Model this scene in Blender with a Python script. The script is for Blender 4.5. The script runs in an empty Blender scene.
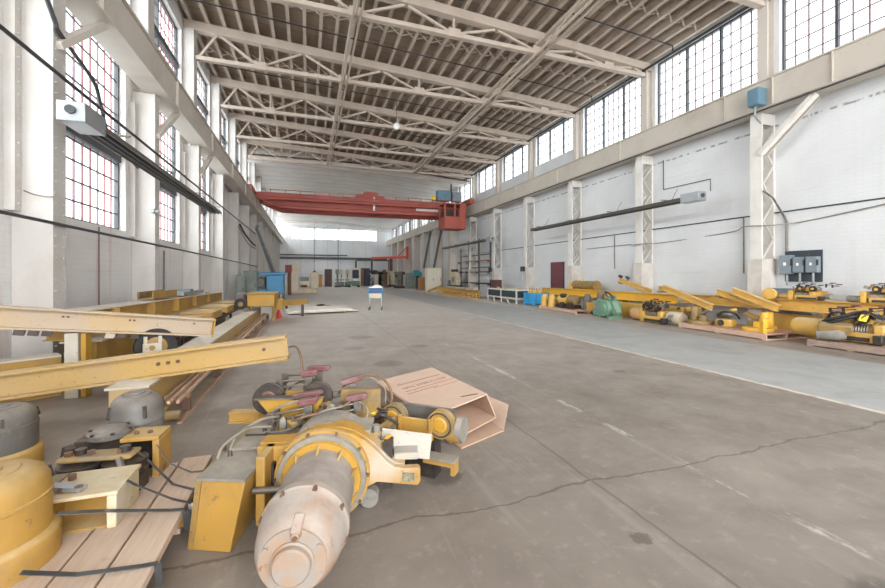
import bpy, bmesh, math, random
from mathutils import Vector, Matrix, Euler
random.seed(7)
R = math.radians
scene = bpy.context.scene
COL = scene.collection

# ------------------------------------------------------------------ mesh builder
class MB:
    def __init__(self):
        self.v = []; self.f = []
    def add(self, vs, fs, M=None):
        n = len(self.v)
        for p in vs:
            p = Vector(p)
            if M is not None: p = M @ p
            self.v.append((p.x, p.y, p.z))
        for f in fs: self.f.append(tuple(i + n for i in f))
        return self
    def box(self, c, s, rot=None, M=None):
        x, y, z = s[0]/2, s[1]/2, s[2]/2
        T = Matrix.Translation(Vector(c))
        if rot: T = T @ Euler(rot).to_matrix().to_4x4()
        if M is not None: T = M @ T
        vs = [(-x,-y,-z),(x,-y,-z),(x,y,-z),(-x,y,-z),(-x,-y,z),(x,-y,z),(x,y,z),(-x,y,z)]
        return self.add(vs, [(0,3,2,1),(4,5,6,7),(0,1,5,4),(1,2,6,5),(2,3,7,6),(3,0,4,7)], T)
    def bb(self, x0, x1, y0, y1, z0, z1, M=None):
        return self.box(((x0+x1)/2,(y0+y1)/2,(z0+z1)/2), (abs(x1-x0),abs(y1-y0),abs(z1-z0)), None, M)
    def hexa(self, pts, M=None):   # 4 bottom, 4 top corners
        return self.add(pts, [(0,3,2,1),(4,5,6,7),(0,1,5,4),(1,2,6,5),(2,3,7,6),(3,0,4,7)], M)
    def frame_of(self, p0, p1, up=(0,0,1)):
        p0 = Vector(p0); p1 = Vector(p1); d = (p1-p0); L = d.length; d = d/L if L else Vector((0,0,1))
        u = Vector(up)
        if abs(d.dot(u)) > 0.98: u = Vector((0,1,0)) if abs(d.y) < 0.9 else Vector((1,0,0))
        s = d.cross(u).normalized(); u = s.cross(d).normalized()
        return Matrix(((s.x,d.x,u.x,p0.x),(s.y,d.y,u.y,p0.y),(s.z,d.z,u.z,p0.z),(0,0,0,1))), L
    def bar(self, p0, p1, w, h, up=(0,0,1), M=None):
        T, L = self.frame_of(p0, p1, up)
        if M is not None: T = M @ T
        return self.box((0,L/2,0), (w,L,h), None, T)
    def ibeam(self, p0, p1, h, w, tf=0.018, tw=0.014, up=(0,0,1), M=None):
        # outline of an I extruded as one closed body; axis through the bottom centre
        T, L = self.frame_of(p0, p1, up)
        if M is not None: T = M @ T
        a, b = w/2, tw/2
        o = [(-a,0),(a,0),(a,tf),(b,tf),(b,h-tf),(a,h-tf),(a,h),(-a,h),(-a,h-tf),(-b,h-tf),(-b,tf),(-a,tf)]
        n = 12
        vs = [(x,0,z) for x,z in o] + [(x,L,z) for x,z in o]
        fs = [(i,(i+1)%n,n+(i+1)%n,n+i) for i in range(n)]
        for q in ((0,1,2,11),(11,2,3,10),(10,3,4,9),(9,4,5,8),(8,5,6,7)):
            fs.append(tuple(reversed(q))); fs.append(tuple(i+n for i in q))
        return self.add(vs, fs, T)
    def cyl(self, p0, p1, r0, r1=None, n=14, M=None):
        r1 = r0 if r1 is None else r1
        T, L = self.frame_of(p0, p1)
        if M is not None: T = M @ T
        vs = []; fs = []
        for k in range(n):
            a = 2*math.pi*k/n; vs.append((r0*math.cos(a),0,r0*math.sin(a)))
        for k in range(n):
            a = 2*math.pi*k/n; vs.append((r1*math.cos(a),L,r1*math.sin(a)))
        for k in range(n):
            j = (k+1)%n; fs.append((k,n+k,n+j,j))
        fs.append(tuple(range(n))); fs.append(tuple(reversed(range(n,2*n))))
        return self.add(vs, fs, T)
    def lathe(self, o, d, prof, n=24, M=None):   # prof: (t along d, radius)
        T, L = self.frame_of(o, Vector(o)+Vector(d))
        if M is not None: T = M @ T
        vs = []; fs = []; m = len(prof)
        for t, r in prof:
            for k in range(n):
                a = 2*math.pi*k/n; vs.append((max(r,1e-4)*math.cos(a), t, max(r,1e-4)*math.sin(a)))
        for i in range(m-1):
            for k in range(n):
                j = (k+1)%n; fs.append((i*n+k,(i+1)*n+k,(i+1)*n+j,i*n+j))
        fs.append(tuple(range(n))); fs.append(tuple(reversed(range((m-1)*n,m*n))))
        return self.add(vs, fs, T)
    def tube(self, pts, r, n=6, M=None, steps=5):
        P = [Vector(p) for p in pts]
        if len(P) > 2 and steps > 1:
            Q = []
            for i in range(len(P)-1):
                a, b, c, d = P[max(i-1,0)], P[i], P[i+1], P[min(i+2,len(P)-1)]
                for k in range(steps):
                    t = k/steps
                    Q.append(0.5*((2*b)+(c-a)*t+(2*a-5*b+4*c-d)*t*t+(3*b-a-3*c+d)*t**3))
            Q.append(P[-1]); P = Q
        vs = []; fs = []; u = None
        for i, p in enumerate(P):
            d = (P[min(i+1,len(P)-1)]-P[max(i-1,0)])
            d = d.normalized() if d.length > 1e-9 else Vector((0,0,1))
            if u is None:
                u = Vector((0,0,1)) if abs(d.z) < 0.9 else Vector((1,0,0))
            u = (u - d*u.dot(d)).normalized(); s = d.cross(u)
            for k in range(n):
                a = 2*math.pi*k/n; vs.append(p + u*(r*math.cos(a)) + s*(r*math.sin(a)))
        for i in range(len(P)-1):
            for k in range(n):
                j = (k+1)%n; fs.append((i*n+k,i*n+j,(i+1)*n+j,(i+1)*n+k))
        fs.append(tuple(reversed(range(n)))); fs.append(tuple(range((len(P)-1)*n,len(P)*n)))
        return self.add(vs, fs, M)
    def prism(self, pts, o, ux, uy, th, M=None):    # outline pts in the plane o + ux*a + uy*b, thickness th along ux x uy
        o = Vector(o); ux = Vector(ux); uy = Vector(uy); w = ux.cross(uy).normalized()*th
        n = len(pts)
        vs = [o+ux*a+uy*b for a,b in pts]; vs += [p+w for p in vs]
        fs = [tuple(reversed(range(n))), tuple(range(n,2*n))] + [(i,(i+1)%n,n+(i+1)%n,n+i) for i in range(n)]
        return self.add(vs, fs, M)
    def torus(self, o, d, RR, r, n=24, m=8, M=None):
        T, L = self.frame_of(o, Vector(o)+Vector(d))
        if M is not None: T = M @ T
        vs = []; fs = []
        for i in range(n):
            a = 2*math.pi*i/n
            for j in range(m):
                b = 2*math.pi*j/m; q = RR + r*math.cos(b)
                vs.append((q*math.cos(a), r*math.sin(b), q*math.sin(a)))
        for i in range(n):
            for j in range(m):
                i2=(i+1)%n; j2=(j+1)%m
                fs.append((i*m+j,i*m+j2,i2*m+j2,i2*m+j))
        return self.add(vs, fs, T)
    def blob(self, c, s, seed=0, n=10, m=7, amp=0.18):
        rr = random.Random(seed); vs=[]; fs=[]
        for i in range(m+1):
            th = math.pi*i/m
            for k in range(n):
                ph = 2*math.pi*k/n; q = 1+rr.uniform(-amp,amp)*math.sin(th)
                vs.append((c[0]+s[0]*q*math.sin(th)*math.cos(ph), c[1]+s[1]*q*math.sin(th)*math.sin(ph), c[2]+s[2]*q*math.cos(th)))
        for i in range(m):
            for k in range(n):
                j=(k+1)%n; fs.append((i*n+k,(i+1)*n+k,(i+1)*n+j,i*n+j))
        return self.add(vs, fs)
    def build(self, name, mat, parent=None, bevel=0.0, flat=False):
        me = bpy.data.meshes.new(name)
        me.from_pydata(self.v, [], self.f); me.update()
        bm = bmesh.new(); bm.from_mesh(me); bmesh.ops.recalc_face_normals(bm, faces=bm.faces); bm.to_mesh(me); bm.free()
        if not flat:
            for p in me.polygons: p.use_smooth = True
            me.set_sharp_from_angle(angle=R(38))
        me.materials.append(mat)
        o = bpy.data.objects.new(name, me); COL.objects.link(o)
        if parent is not None: o.parent = parent
        if bevel:
            b = o.modifiers.new('edge', 'BEVEL'); b.width = bevel; b.segments = 2; b.limit_method = 'ANGLE'; b.angle_limit = R(40)
        return o

def tag(o, label=None, cat=None, group=None, kind=None):
    if label: o['label'] = label
    if cat: o['category'] = cat
    if group: o['group'] = group
    if kind: o['kind'] = kind
    return o
def thing(name, label, cat, loc=(0,0,0), rz=0.0, group=None):
    o = bpy.data.objects.new(name, None); COL.objects.link(o)
    o.empty_display_size = 0.1
    o.location = loc; o.rotation_euler = (0,0,rz)
    return tag(o, label, cat, group)
def struct(name, mb, mat, bevel=0.0, parent=None):
    o = mb.build(name, mat, parent, bevel); o['kind'] = 'structure'; return o
def dup(root, loc=None, rz=None, label=None, group=None):
    r = root.copy(); COL.objects.link(r)
    if loc is not None: r.location = loc
    if rz is not None: r.rotation_euler = (0,0,rz)
    if label: r['label'] = label
    if group: r['group'] = group
    for ch in list(root.children):
        c = ch.copy(); COL.objects.link(c); c.parent = r
        for g in list(ch.children):
            d = g.copy(); COL.objects.link(d); d.parent = c
    return r

# ------------------------------------------------------------------ materials
class NT:
    def __init__(self, name):
        self.m = bpy.data.materials.new(name); self.m.use_nodes = True
        self.t = self.m.node_tree; self.t.nodes.clear()
        self.out = self.n('ShaderNodeOutputMaterial')
        self.b = self.n('ShaderNodeBsdfPrincipled'); self.l(self.b.outputs[0], self.out.inputs['Surface'])
    def n(self, t, **k):
        x = self.t.nodes.new(t)
        for a, v in k.items(): setattr(x, a, v)
        return x
    def l(self, a, b): self.t.links.new(a, b)
    def set(self, sock, v):
        if hasattr(v, 'is_output') or isinstance(v, bpy.types.NodeSocket): self.l(v, sock)
        else: sock.default_value = v
    def coord(self, kind='Object'): return self.n('ShaderNodeTexCoord').outputs[kind]
    def mapping(self, v, scale=(1,1,1), loc=(0,0,0), rot=(0,0,0)):
        x = self.n('ShaderNodeMapping'); self.l(v, x.inputs['Vector'])
        x.inputs['Scale'].default_value = scale; x.inputs['Location'].default_value = loc; x.inputs['Rotation'].default_value = rot
        return x.outputs[0]
    def noise(self, v, scale, detail=4, rough=0.55, dist=0.0):
        x = self.n('ShaderNodeTexNoise'); self.l(v, x.inputs['Vector'])
        x.inputs['Scale'].default_value = scale; x.inputs['Detail'].default_value = detail
        x.inputs['Roughness'].default_value = rough; x.inputs['Distortion'].default_value = dist
        return x.outputs['Fac']
    def ramp(self, f, a, b, ca=(0,0,0,1), cb=(1,1,1,1)):
        x = self.n('ShaderNodeValToRGB'); self.l(f, x.inputs[0])
        e = x.color_ramp.elements; e[0].position = a; e[1].position = b; e[0].color = ca; e[1].color = cb
        return x.outputs[0]
    def mix(self, f, a, b):
        x = self.n('ShaderNodeMix', data_type='RGBA'); self.set(x.inputs[0], f)
        self.set(x.inputs[6], a if not isinstance(a, tuple) else (*a[:3],1)); self.set(x.inputs[7], b if not isinstance(b, tuple) else (*b[:3],1))
        return x.outputs[2]
    def math(self, op, a, b=0.0, c=None):
        x = self.n('ShaderNodeMath', operation=op); self.set(x.inputs[0], a); self.set(x.inputs[1], b)
        if c is not None: self.set(x.inputs[2], c)
        return x.outputs[0]
    def sep(self, v):
        x = self.n('ShaderNodeSeparateXYZ'); self.l(v, x.inputs[0]); return x.outputs
    def comb(self, x_, y_, z_):
        x = self.n('ShaderNodeCombineXYZ'); self.set(x.inputs[0], x_); self.set(x.inputs[1], y_); self.set(x.inputs[2], z_); return x.outputs[0]
    def bump(self, h, strength=0.2, dist=0.01):
        x = self.n('ShaderNodeBump'); self.l(h, x.inputs['Height']); x.inputs['Strength'].default_value = strength; x.inputs['Distance'].default_value = dist
        self.l(x.outputs[0], self.b.inputs['Normal'])
    def band(self, v, c, half, soft):      # 1 inside |v-c|<half
        d = self.math('ABSOLUTE', self.math('SUBTRACT', v, c))
        x = self.n('ShaderNodeMapRange'); self.l(d, x.inputs[0])
        x.inputs[1].default_value = half; x.inputs[2].default_value = half+soft; x.inputs[3].default_value = 1; x.inputs[4].default_value = 0
        return x.outputs[0]

def lin(r, g, b):
    f = lambda c: (c/255/12.92) if c/255 <= 0.04045 else ((c/255+0.055)/1.055)**2.4
    return (f(r), f(g), f(b))

def worn(name, base, alt, alt2=None, scale=3.0, amount=0.5, rough=0.6, metal=0.0, dust=None, dustamt=0.5, bump=0.0, fine=28.0):
    """paint with blotches of a second colour, small chips of a third and dust lying on faces that look upward"""
    N = NT(name); co = N.coord('Object')
    f = N.ramp(N.noise(co, scale, 6, 0.62, 0.3), 0.62-0.35*amount, 0.82-0.3*amount)
    c = N.mix(f, base, alt)
    if alt2:
        f2 = N.ramp(N.noise(co, fine, 5, 0.7, 0.2), 0.62, 0.7)
        c = N.mix(f2, c, alt2)
    if dust:
        geo = N.n('ShaderNodeNewGeometry'); nz = N.sep(geo.outputs['Normal'])[2]
        fd = N.math('MULTIPLY', N.ramp(nz, 0.15, 0.95), N.ramp(N.noise(co, scale*1.7, 4, 0.6), 0.25, 0.65))
        c = N.mix(N.math('MULTIPLY', fd, dustamt), c, dust)
    N.l(c, N.b.inputs['Base Color'])
    N.b.inputs['Roughness'].default_value = rough; N.b.inputs['Metallic'].default_value = metal
    if bump: N.bump(N.noise(co, fine, 4, 0.6), bump, 0.004)
    return N.m

DUST = lin(196,184,168)
M = {}
M['yellow'] = worn('worn_yellow_paint', lin(170,130,58), lin(146,116,66), lin(90,74,56), 2.6, 0.55, 0.55, 0, lin(210,188,142), 0.6, 0.12, 8.0)
M['yellow_clean'] = worn('yellow_paint', lin(194,154,76), lin(176,142,80), lin(120,92,62), 1.3, 0.45, 0.5, 0, lin(226,206,160), 0.4)
M['yellow_bright'] = worn('bright_yellow_paint', lin(176,134,46), lin(158,122,54), lin(100,78,44), 2.0, 0.4, 0.5, 0, lin(220,190,110), 0.35)
M['yellow_beam'] = worn('beam_yellow_paint', lin(182,150,90), lin(174,148,108), lin(120,96,66), 0.9, 0.6, 0.55, 0, lin(222,208,180), 0.5)
M['yellow_pale'] = worn('pale_beam_paint', lin(178,160,138), lin(190,158,102), lin(128,104,78), 0.8, 0.45, 0.6, 0, lin(224,208,180), 0.5)
M['cream_top'] = worn('dusty_cream_plate', lin(192,184,170), lin(182,166,136), lin(128,106,80), 1.6, 0.45, 0.65, 0, lin(226,220,208), 0.4)
M['grimy'] = worn('grimy_yellow_grey', lin(128,108,74), lin(164,128,60), lin(66,54,44), 5.0, 0.6, 0.6, 0, lin(160,148,130), 0.5, 0.15)
M['grey_dusty'] = worn('dusty_grey_paint', lin(122,118,110), lin(146,140,130), lin(92,80,66), 4.0, 0.5, 0.6, 0, DUST, 0.35)
M['grey_dark'] = worn('dark_grey_motor', lin(92,88,84), lin(112,106,98), lin(150,120,70), 3.0, 0.5, 0.5, 0.0, lin(160,150,138), 0.55)
M['motor_mauve'] = worn('dusty_motor_paint', lin(122,112,106), lin(138,128,120), lin(166,132,98), 3.2, 0.6, 0.6, 0, lin(208,198,188), 0.5)
M['motor_white'] = worn('chalky_white_motor', lin(158,149,140), lin(150,120,96), lin(118,108,100), 4.2, 0.62, 0.65, 0, lin(220,212,204), 0.3, 0.1, 16)
M['motor_rust'] = worn('rusty_motor_cap', lin(148,138,128), lin(158,128,102), lin(140,92,58), 6.0, 0.6, 0.7, 0, None, 0, 0.1, 14)
M['peach'] = worn('peach_primer', lin(204,156,112), lin(188,140,94), lin(140,96,70), 2.0, 0.4, 0.6, 0, lin(226,196,160), 0.4)
M['steel'] = worn('dull_steel', lin(128,122,114), lin(100,92,84), lin(104,74,54), 6.0, 0.5, 0.42, 0.75, lin(170,160,148), 0.4)
M['strap'] = worn('steel_strapping', lin(124,126,128), lin(104,106,108), None, 9.0, 0.5, 0.38, 0.8)
M['dark'] = worn('oily_dark_steel', lin(58,52,48), lin(78,68,60), lin(112,92,72), 7.0, 0.5, 0.5, 0.4, lin(140,128,116), 0.45)
M['black'] = worn('black_rubber', lin(32,30,30), lin(46,43,41), None, 8.0, 0.5, 0.65, 0, lin(110,100,92), 0.3)
M['red_shoe'] = worn('faded_red_shoe', lin(108,60,58), lin(128,98,96), lin(80,50,48), 7.0, 0.5, 0.6, 0, lin(160,146,142), 0.4)
M['rust'] = worn('rusty_steel', lin(112,84,66), lin(96,74,60), lin(136,104,80), 7.0, 0.5, 0.7, 0.2, lin(170,150,130), 0.3)
M['cable'] = worn('brown_cable', lin(120,92,66), lin(104,86,70), None, 8.0, 0.5, 0.6)
M['cable_grey'] = worn('grey_cable', lin(138,130,116), lin(112,104,92), None, 8.0, 0.5, 0.55)
M['cable_dark'] = worn('dark_cable', lin(52,54,58), lin(68,66,66), None, 6.0, 0.5, 0.5)
M['white_paint'] = worn('white_steel_paint', lin(216,212,205), lin(204,196,186), lin(176,160,144), 1.4, 0.4, 0.6, 0)
M['white_column'] = worn('white_column_paint', lin(198,194,189), lin(186,179,171), lin(176,158,146), 0.8, 0.45, 0.65, 0)
M['truss'] = worn('truss_paint', lin(188,174,160), lin(176,162,148), lin(158,140,126), 0.8, 0.4, 0.65, 0)
M['purlin'] = worn('purlin_paint', lin(192,178,164), lin(172,158,144), lin(150,132,118), 0.7, 0.45, 0.7, 0)
M['girder_tan'] = worn('tan_girder_paint', lin(186,178,166), lin(172,162,150), lin(140,128,114), 0.6, 0.4, 0.6, 0)
M['girder_white'] = worn('girder_white_paint', lin(200,192,182), lin(184,174,164), lin(140,122,106), 0.6, 0.45, 0.65, 0)
M['red_crane'] = worn('crane_red_paint', lin(164,78,64), lin(148,66,54), lin(120,62,50), 0.7, 0.45, 0.55, 0, lin(204,140,116), 0.3)
M['red'] = worn('red_paint', lin(190,52,50), lin(166,46,44), None, 3.0, 0.4, 0.5)
M['orange_red'] = worn('orange_red_paint', lin(206,80,62), lin(190,70,56), None, 2.0, 0.4, 0.5)
M['frame_dark'] = worn('dark_window_bar', lin(70,72,76), lin(84,84,84), None, 2.0, 0.4, 0.6)
M['muntin'] = worn('muntin_grey_red', lin(128,112,112), lin(140,96,92), None, 4.0, 0.5, 0.6)
M['muntin_red'] = worn('muntin_red', lin(138,84,84), lin(112,92,94), None, 3.0, 0.5, 0.6)
M['blue_box'] = worn('blue_grey_box', lin(92,124,140), lin(80,110,128), None, 3.0, 0.4, 0.5)
M['grey_box'] = worn('grey_switch_box', lin(120,132,138), lin(108,118,124), None, 3.0, 0.4, 0.45, 0, lin(170,172,170), 0.3)
M['board_dark'] = worn('dark_backboard', lin(52,60,66), lin(62,68,72), None, 3.0, 0.4, 0.7)
M['door_maroon'] = worn('maroon_door_paint', lin(108,62,70), lin(116,66,74), None, 1.5, 0.4, 0.5)
M['blue_machine'] = worn('blue_machine_paint', lin(84,160,206), lin(70,142,190), lin(50,90,120), 1.4, 0.4, 0.45, 0, lin(150,196,220), 0.3)
M['blue_bin'] = worn('blue_plastic_bin', lin(60,158,210), lin(50,142,196), None, 2.0, 0.4, 0.45)
M['blue_dark'] = worn('dark_blue_paint', lin(52,84,132), lin(44,68,108), None, 2.0, 0.4, 0.45)
M['navy'] = worn('navy_cabinet', lin(46,58,78), lin(38,46,62), None, 2.0, 0.4, 0.5)
M['teal'] = worn('teal_paint', lin(52,142,146), lin(44,124,130), None, 2.0, 0.4, 0.5)
M['green_machine'] = worn('green_machine_paint', lin(112,146,122), lin(96,128,108), lin(70,84,70), 3.0, 0.5, 0.5, 0, lin(160,178,160), 0.35)
M['grey_green'] = worn('grey_green_machine', lin(136,146,138), lin(122,130,122), lin(90,92,84), 2.0, 0.5, 0.55)
M['cream_machine'] = worn('cream_machine_paint', lin(222,210,188), lin(202,184,156), lin(150,110,76), 1.8, 0.45, 0.55)
M['cabinet_white'] = worn('ivory_cabinet_paint', lin(232,226,208), lin(224,216,194), None, 1.2, 0.4, 0.5)
M['tan_machine'] = worn('tan_machine_paint', lin(200,188,164), lin(186,170,142), lin(120,100,80), 1.5, 0.5, 0.55)
M['maroon_box'] = worn('maroon_cabinet', lin(92,58,54), lin(78,50,48), None, 2.0, 0.4, 0.5)
M['orange'] = worn('orange_paint', lin(214,150,70), lin(196,130,56), None, 2.0, 0.4, 0.5)
M['brick_red'] = worn('red_brown_boards', lin(166,116,88), lin(146,98,74), None, 2.0, 0.5, 0.7)
M['paper'] = worn('white_paper', lin(236,234,230), lin(228,224,218), None, 3.0, 0.4, 0.8)
M['tag_yellow'] = worn('yellow_tag', lin(232,208,62), lin(222,196,60), None, 3.0, 0.4, 0.7)
M['ink'] = worn('faded_ink', lin(150,112,92), lin(160,122,102), None, 5.0, 0.4, 0.8)
M['lampglass'] = worn('milk_glass', lin(232,232,230), lin(222,222,220), None, 3.0, 0.3, 0.25)
M['label_grey'] = worn('grime_plate', lin(84,84,74), lin(142,136,112), lin(40,38,34), 30.0, 0.6, 0.5)
M['galv'] = worn('galvanised_steel', lin(168,172,174), lin(150,154,156), None, 2.0, 0.5, 0.4, 0.6)
M['heater'] = worn('heater_reflector', lin(112,108,102), lin(96,92,88), None, 1.2, 0.5, 0.42, 0.5)
M['flashing'] = worn('grey_rack_steel', lin(96,98,98), lin(80,80,80), None, 1.5, 0.5, 0.5)
M['concrete'] = worn('concrete_plinth', lin(206,200,192), lin(184,176,166), lin(150,140,130), 1.2, 0.5, 0.8)

def wood(name, a, b, scale=(1,1,1), grain=1.0):
    N = NT(name); co = N.coord('Object')
    v = N.mapping(co, scale)
    f = N.noise(v, 6.0, 6, 0.6, 0.6)
    c = N.mix(N.ramp(f, 0.3, 0.75), a, b)
    k = N.ramp(N.noise(co, 9.0, 3, 0.5), 0.66, 0.74)
    c = N.mix(N.math('MULTIPLY', k, 0.55), c, tuple(x*0.45 for x in a))
    N.l(c, N.b.inputs['Base Color']); N.b.inputs['Roughness'].default_value = 0.75
    N.bump(f, 0.15, 0.004)
    return N.m
M['plank'] = wood('timber_plank', lin(204,182,162), lin(184,162,142), (9,0.7,9))
M['ply'] = wood('plywood_edge', lin(192,146,88), lin(174,128,76), (3,3,14))
M['pallet'] = wood('pallet_wood', lin(206,172,150), lin(180,144,124), (9,0.8,9))
M['pallet_dark'] = wood('weathered_pallet_wood', lin(170,146,130), lin(132,112,100), (9,0.8,9))
M['card'] = wood('cardboard', lin(198,172,153), lin(190,163,143), (1,1,1))
M['card_in'] = wood('cardboard_inside', lin(182,152,130), lin(172,142,120), (1,1,1))
M['card_white'] = wood('pale_cardboard', lin(226,220,210), lin(208,198,186), (1,1,1))

M['ink_pink'] = worn('faded_pink_ink', lin(176,128,112), lin(184,138,120), None, 5.0, 0.4, 0.8)
def arch_paint():
    N = NT('dusted_yellow_casting'); co = N.coord('Object'); s = N.sep(co)
    c = N.mix(N.ramp(N.noise(co, 3.0, 6, 0.6, 0.3), 0.4, 0.7), lin(178,136,60), lin(158,122,64))
    d = N.n('ShaderNodeVectorMath', operation='DISTANCE'); N.l(N.mapping(co, (1.0,0.2,1.5)), d.inputs[0]); d.inputs[1].default_value = (0.36,0.0,0.48)
    dd = N.math('ADD', d.outputs['Value'], N.math('MULTIPLY', N.math('SUBTRACT', N.noise(co, 7.0, 5, 0.65), 0.5), 0.22))
    mr = N.n('ShaderNodeMapRange'); N.l(dd, mr.inputs[0]); mr.inputs[1].default_value = 0.06; mr.inputs[2].default_value = 0.26; mr.inputs[3].default_value = 0.75; mr.inputs[4].default_value = 0
    c = N.mix(mr.outputs[0], c, lin(182,174,162))
    c = N.mix(N.ramp(N.noise(co, 14.0, 5, 0.7), 0.62, 0.72), c, lin(120,92,58))
    N.l(c, N.b.inputs['Base Color']); N.b.inputs['Roughness'].default_value = 0.6
    return N.m
M['arch'] = arch_paint()

M['yellow_far'] = worn('stored_yellow_paint', lin(212,168,78), lin(196,156,92), lin(104,82,58), 3.0, 0.5, 0.55, 0, lin(224,206,166), 0.7, 0.1, 9.0)
M['yellow_vivid'] = worn('vivid_yellow_paint', lin(224,174,52), lin(206,160,64), lin(120,92,48), 2.0, 0.4, 0.5, 0, lin(226,200,130), 0.4)
M['wheel_rust'] = worn('brown_wheel_steel', lin(84,64,56), lin(108,78,66), lin(140,104,84), 9.0, 0.55, 0.55, 0.3, lin(150,134,122), 0.4)
M['cream_paint'] = worn('dirty_cream_paint', lin(186,168,130), lin(198,188,168), lin(112,92,70), 5.0, 0.55, 0.6, 0, lin(206,192,162), 0.4, 0.1, 14)
M['guard'] = worn('dusty_white_guard', lin(168,162,152), lin(178,164,140), lin(120,104,86), 4.0, 0.5, 0.65, 0, lin(184,178,168), 0.3)
M['dark_red'] = worn('dark_red_paint', lin(150,60,50), lin(128,56,48), None, 3.0, 0.5, 0.55)
# ------------------------------------------------------------------ shell materials
def wall_material(name, axis, base, dirt, rustpink=False, dashes_z=None, brick=0.14):
    N = NT(name); co = N.coord('Object'); s = N.sep(co)
    u = s[1] if axis == 'x' else s[0]
    v = N.comb(u, s[2], 0.0)
    bt = N.n('ShaderNodeTexBrick'); N.l(v, bt.inputs['Vector'])
    bt.inputs['Scale'].default_value = 1.0; bt.inputs['Mortar Size'].default_value = 0.008; bt.inputs['Mortar Smooth'].default_value = 0.6
    bt.inputs['Brick Width'].default_value = 0.30; bt.inputs['Row Height'].default_value = 0.10
    bt.inputs['Color1'].default_value = (1,1,1,1); bt.inputs['Color2'].default_value = (0.95,0.95,0.95,1); bt.inputs['Mortar'].default_value = (0,0,0,1)
    big = N.ramp(N.noise(v, 0.55, 5, 0.6, 0.4), 0.35, 0.75)
    c = N.mix(N.math('MULTIPLY', big, 0.8), base, dirt)
    streak = N.ramp(N.noise(N.mapping(v, (1.6,0.12,1)), 3.0, 4, 0.6), 0.55, 0.8)
    c = N.mix(N.math('MULTIPLY', streak, 0.35), c, dirt)
    course = N.ramp(N.noise(N.mapping(v, (0.25,9.0,1)), 1.0, 3, 0.6), 0.6, 0.72)
    c = N.mix(N.math('MULTIPLY', course, 0.3), c, tuple(x*0.72 for x in dirt))
    c = N.mix(N.math('MULTIPLY', N.math('SUBTRACT', 1.0, bt.outputs['Fac']), 0.0), c, dirt)
    c = N.mix(N.math('MULTIPLY', bt.outputs['Fac'], brick), c, tuple(x*0.7 for x in dirt))
    if rustpink:
        f = N.math('MULTIPLY', N.ramp(N.noise(N.mapping(v, (2.2,0.25,1)), 1.2, 5, 0.65), 0.58, 0.78), 0.5)
        c = N.mix(f, c, lin(186,128,116))
    if dashes_z is not None:
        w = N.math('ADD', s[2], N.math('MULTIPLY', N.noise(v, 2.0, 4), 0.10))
        line = N.band(w, dashes_z+0.05, 0.02, 0.015)  # irregular dark dashed line along the wall at the given height
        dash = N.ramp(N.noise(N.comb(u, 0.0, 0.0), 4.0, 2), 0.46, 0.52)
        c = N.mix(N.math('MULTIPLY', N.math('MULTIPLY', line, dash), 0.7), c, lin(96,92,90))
    N.l(c, N.b.inputs['Base Color']); N.b.inputs['Roughness'].default_value = 0.8
    h = N.math('ADD', N.math('MULTIPLY', bt.outputs['Fac'], -1.0), N.math('MULTIPLY', N.noise(v, 14.0, 4), 0.5))
    N.bump(h, 0.35, 0.008)
    return N.m
M['wall_r'] = wall_material('painted_brick_wall', 'x', lin(212,213,213), lin(194,195,195), dashes_z=5.55)
M['wall_l'] = wall_material('painted_brick_wall_stained', 'x', lin(228,226,224), lin(212,209,205), rustpink=True)
def panel_wall():
    N = NT('pale_panel_wall'); co = N.coord('Object'); s = N.sep(co)
    v = N.comb(s[0], s[2], 0.0)
    c = N.mix(N.ramp(N.noise(v, 0.5, 4), 0.35, 0.7), lin(236,239,241), lin(226,229,232))
    seam = N.band(N.math('FRACT', N.math('MULTIPLY', s[0], 0.55)), 0.5, 0.012, 0.008)
    c = N.mix(N.math('MULTIPLY', seam, 0.35), c, lin(150,152,154))
    N.l(c, N.b.inputs['Base Color']); N.b.inputs['Roughness'].default_value = 0.7
    return N.m
M['wall_f'] = panel_wall()
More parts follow.
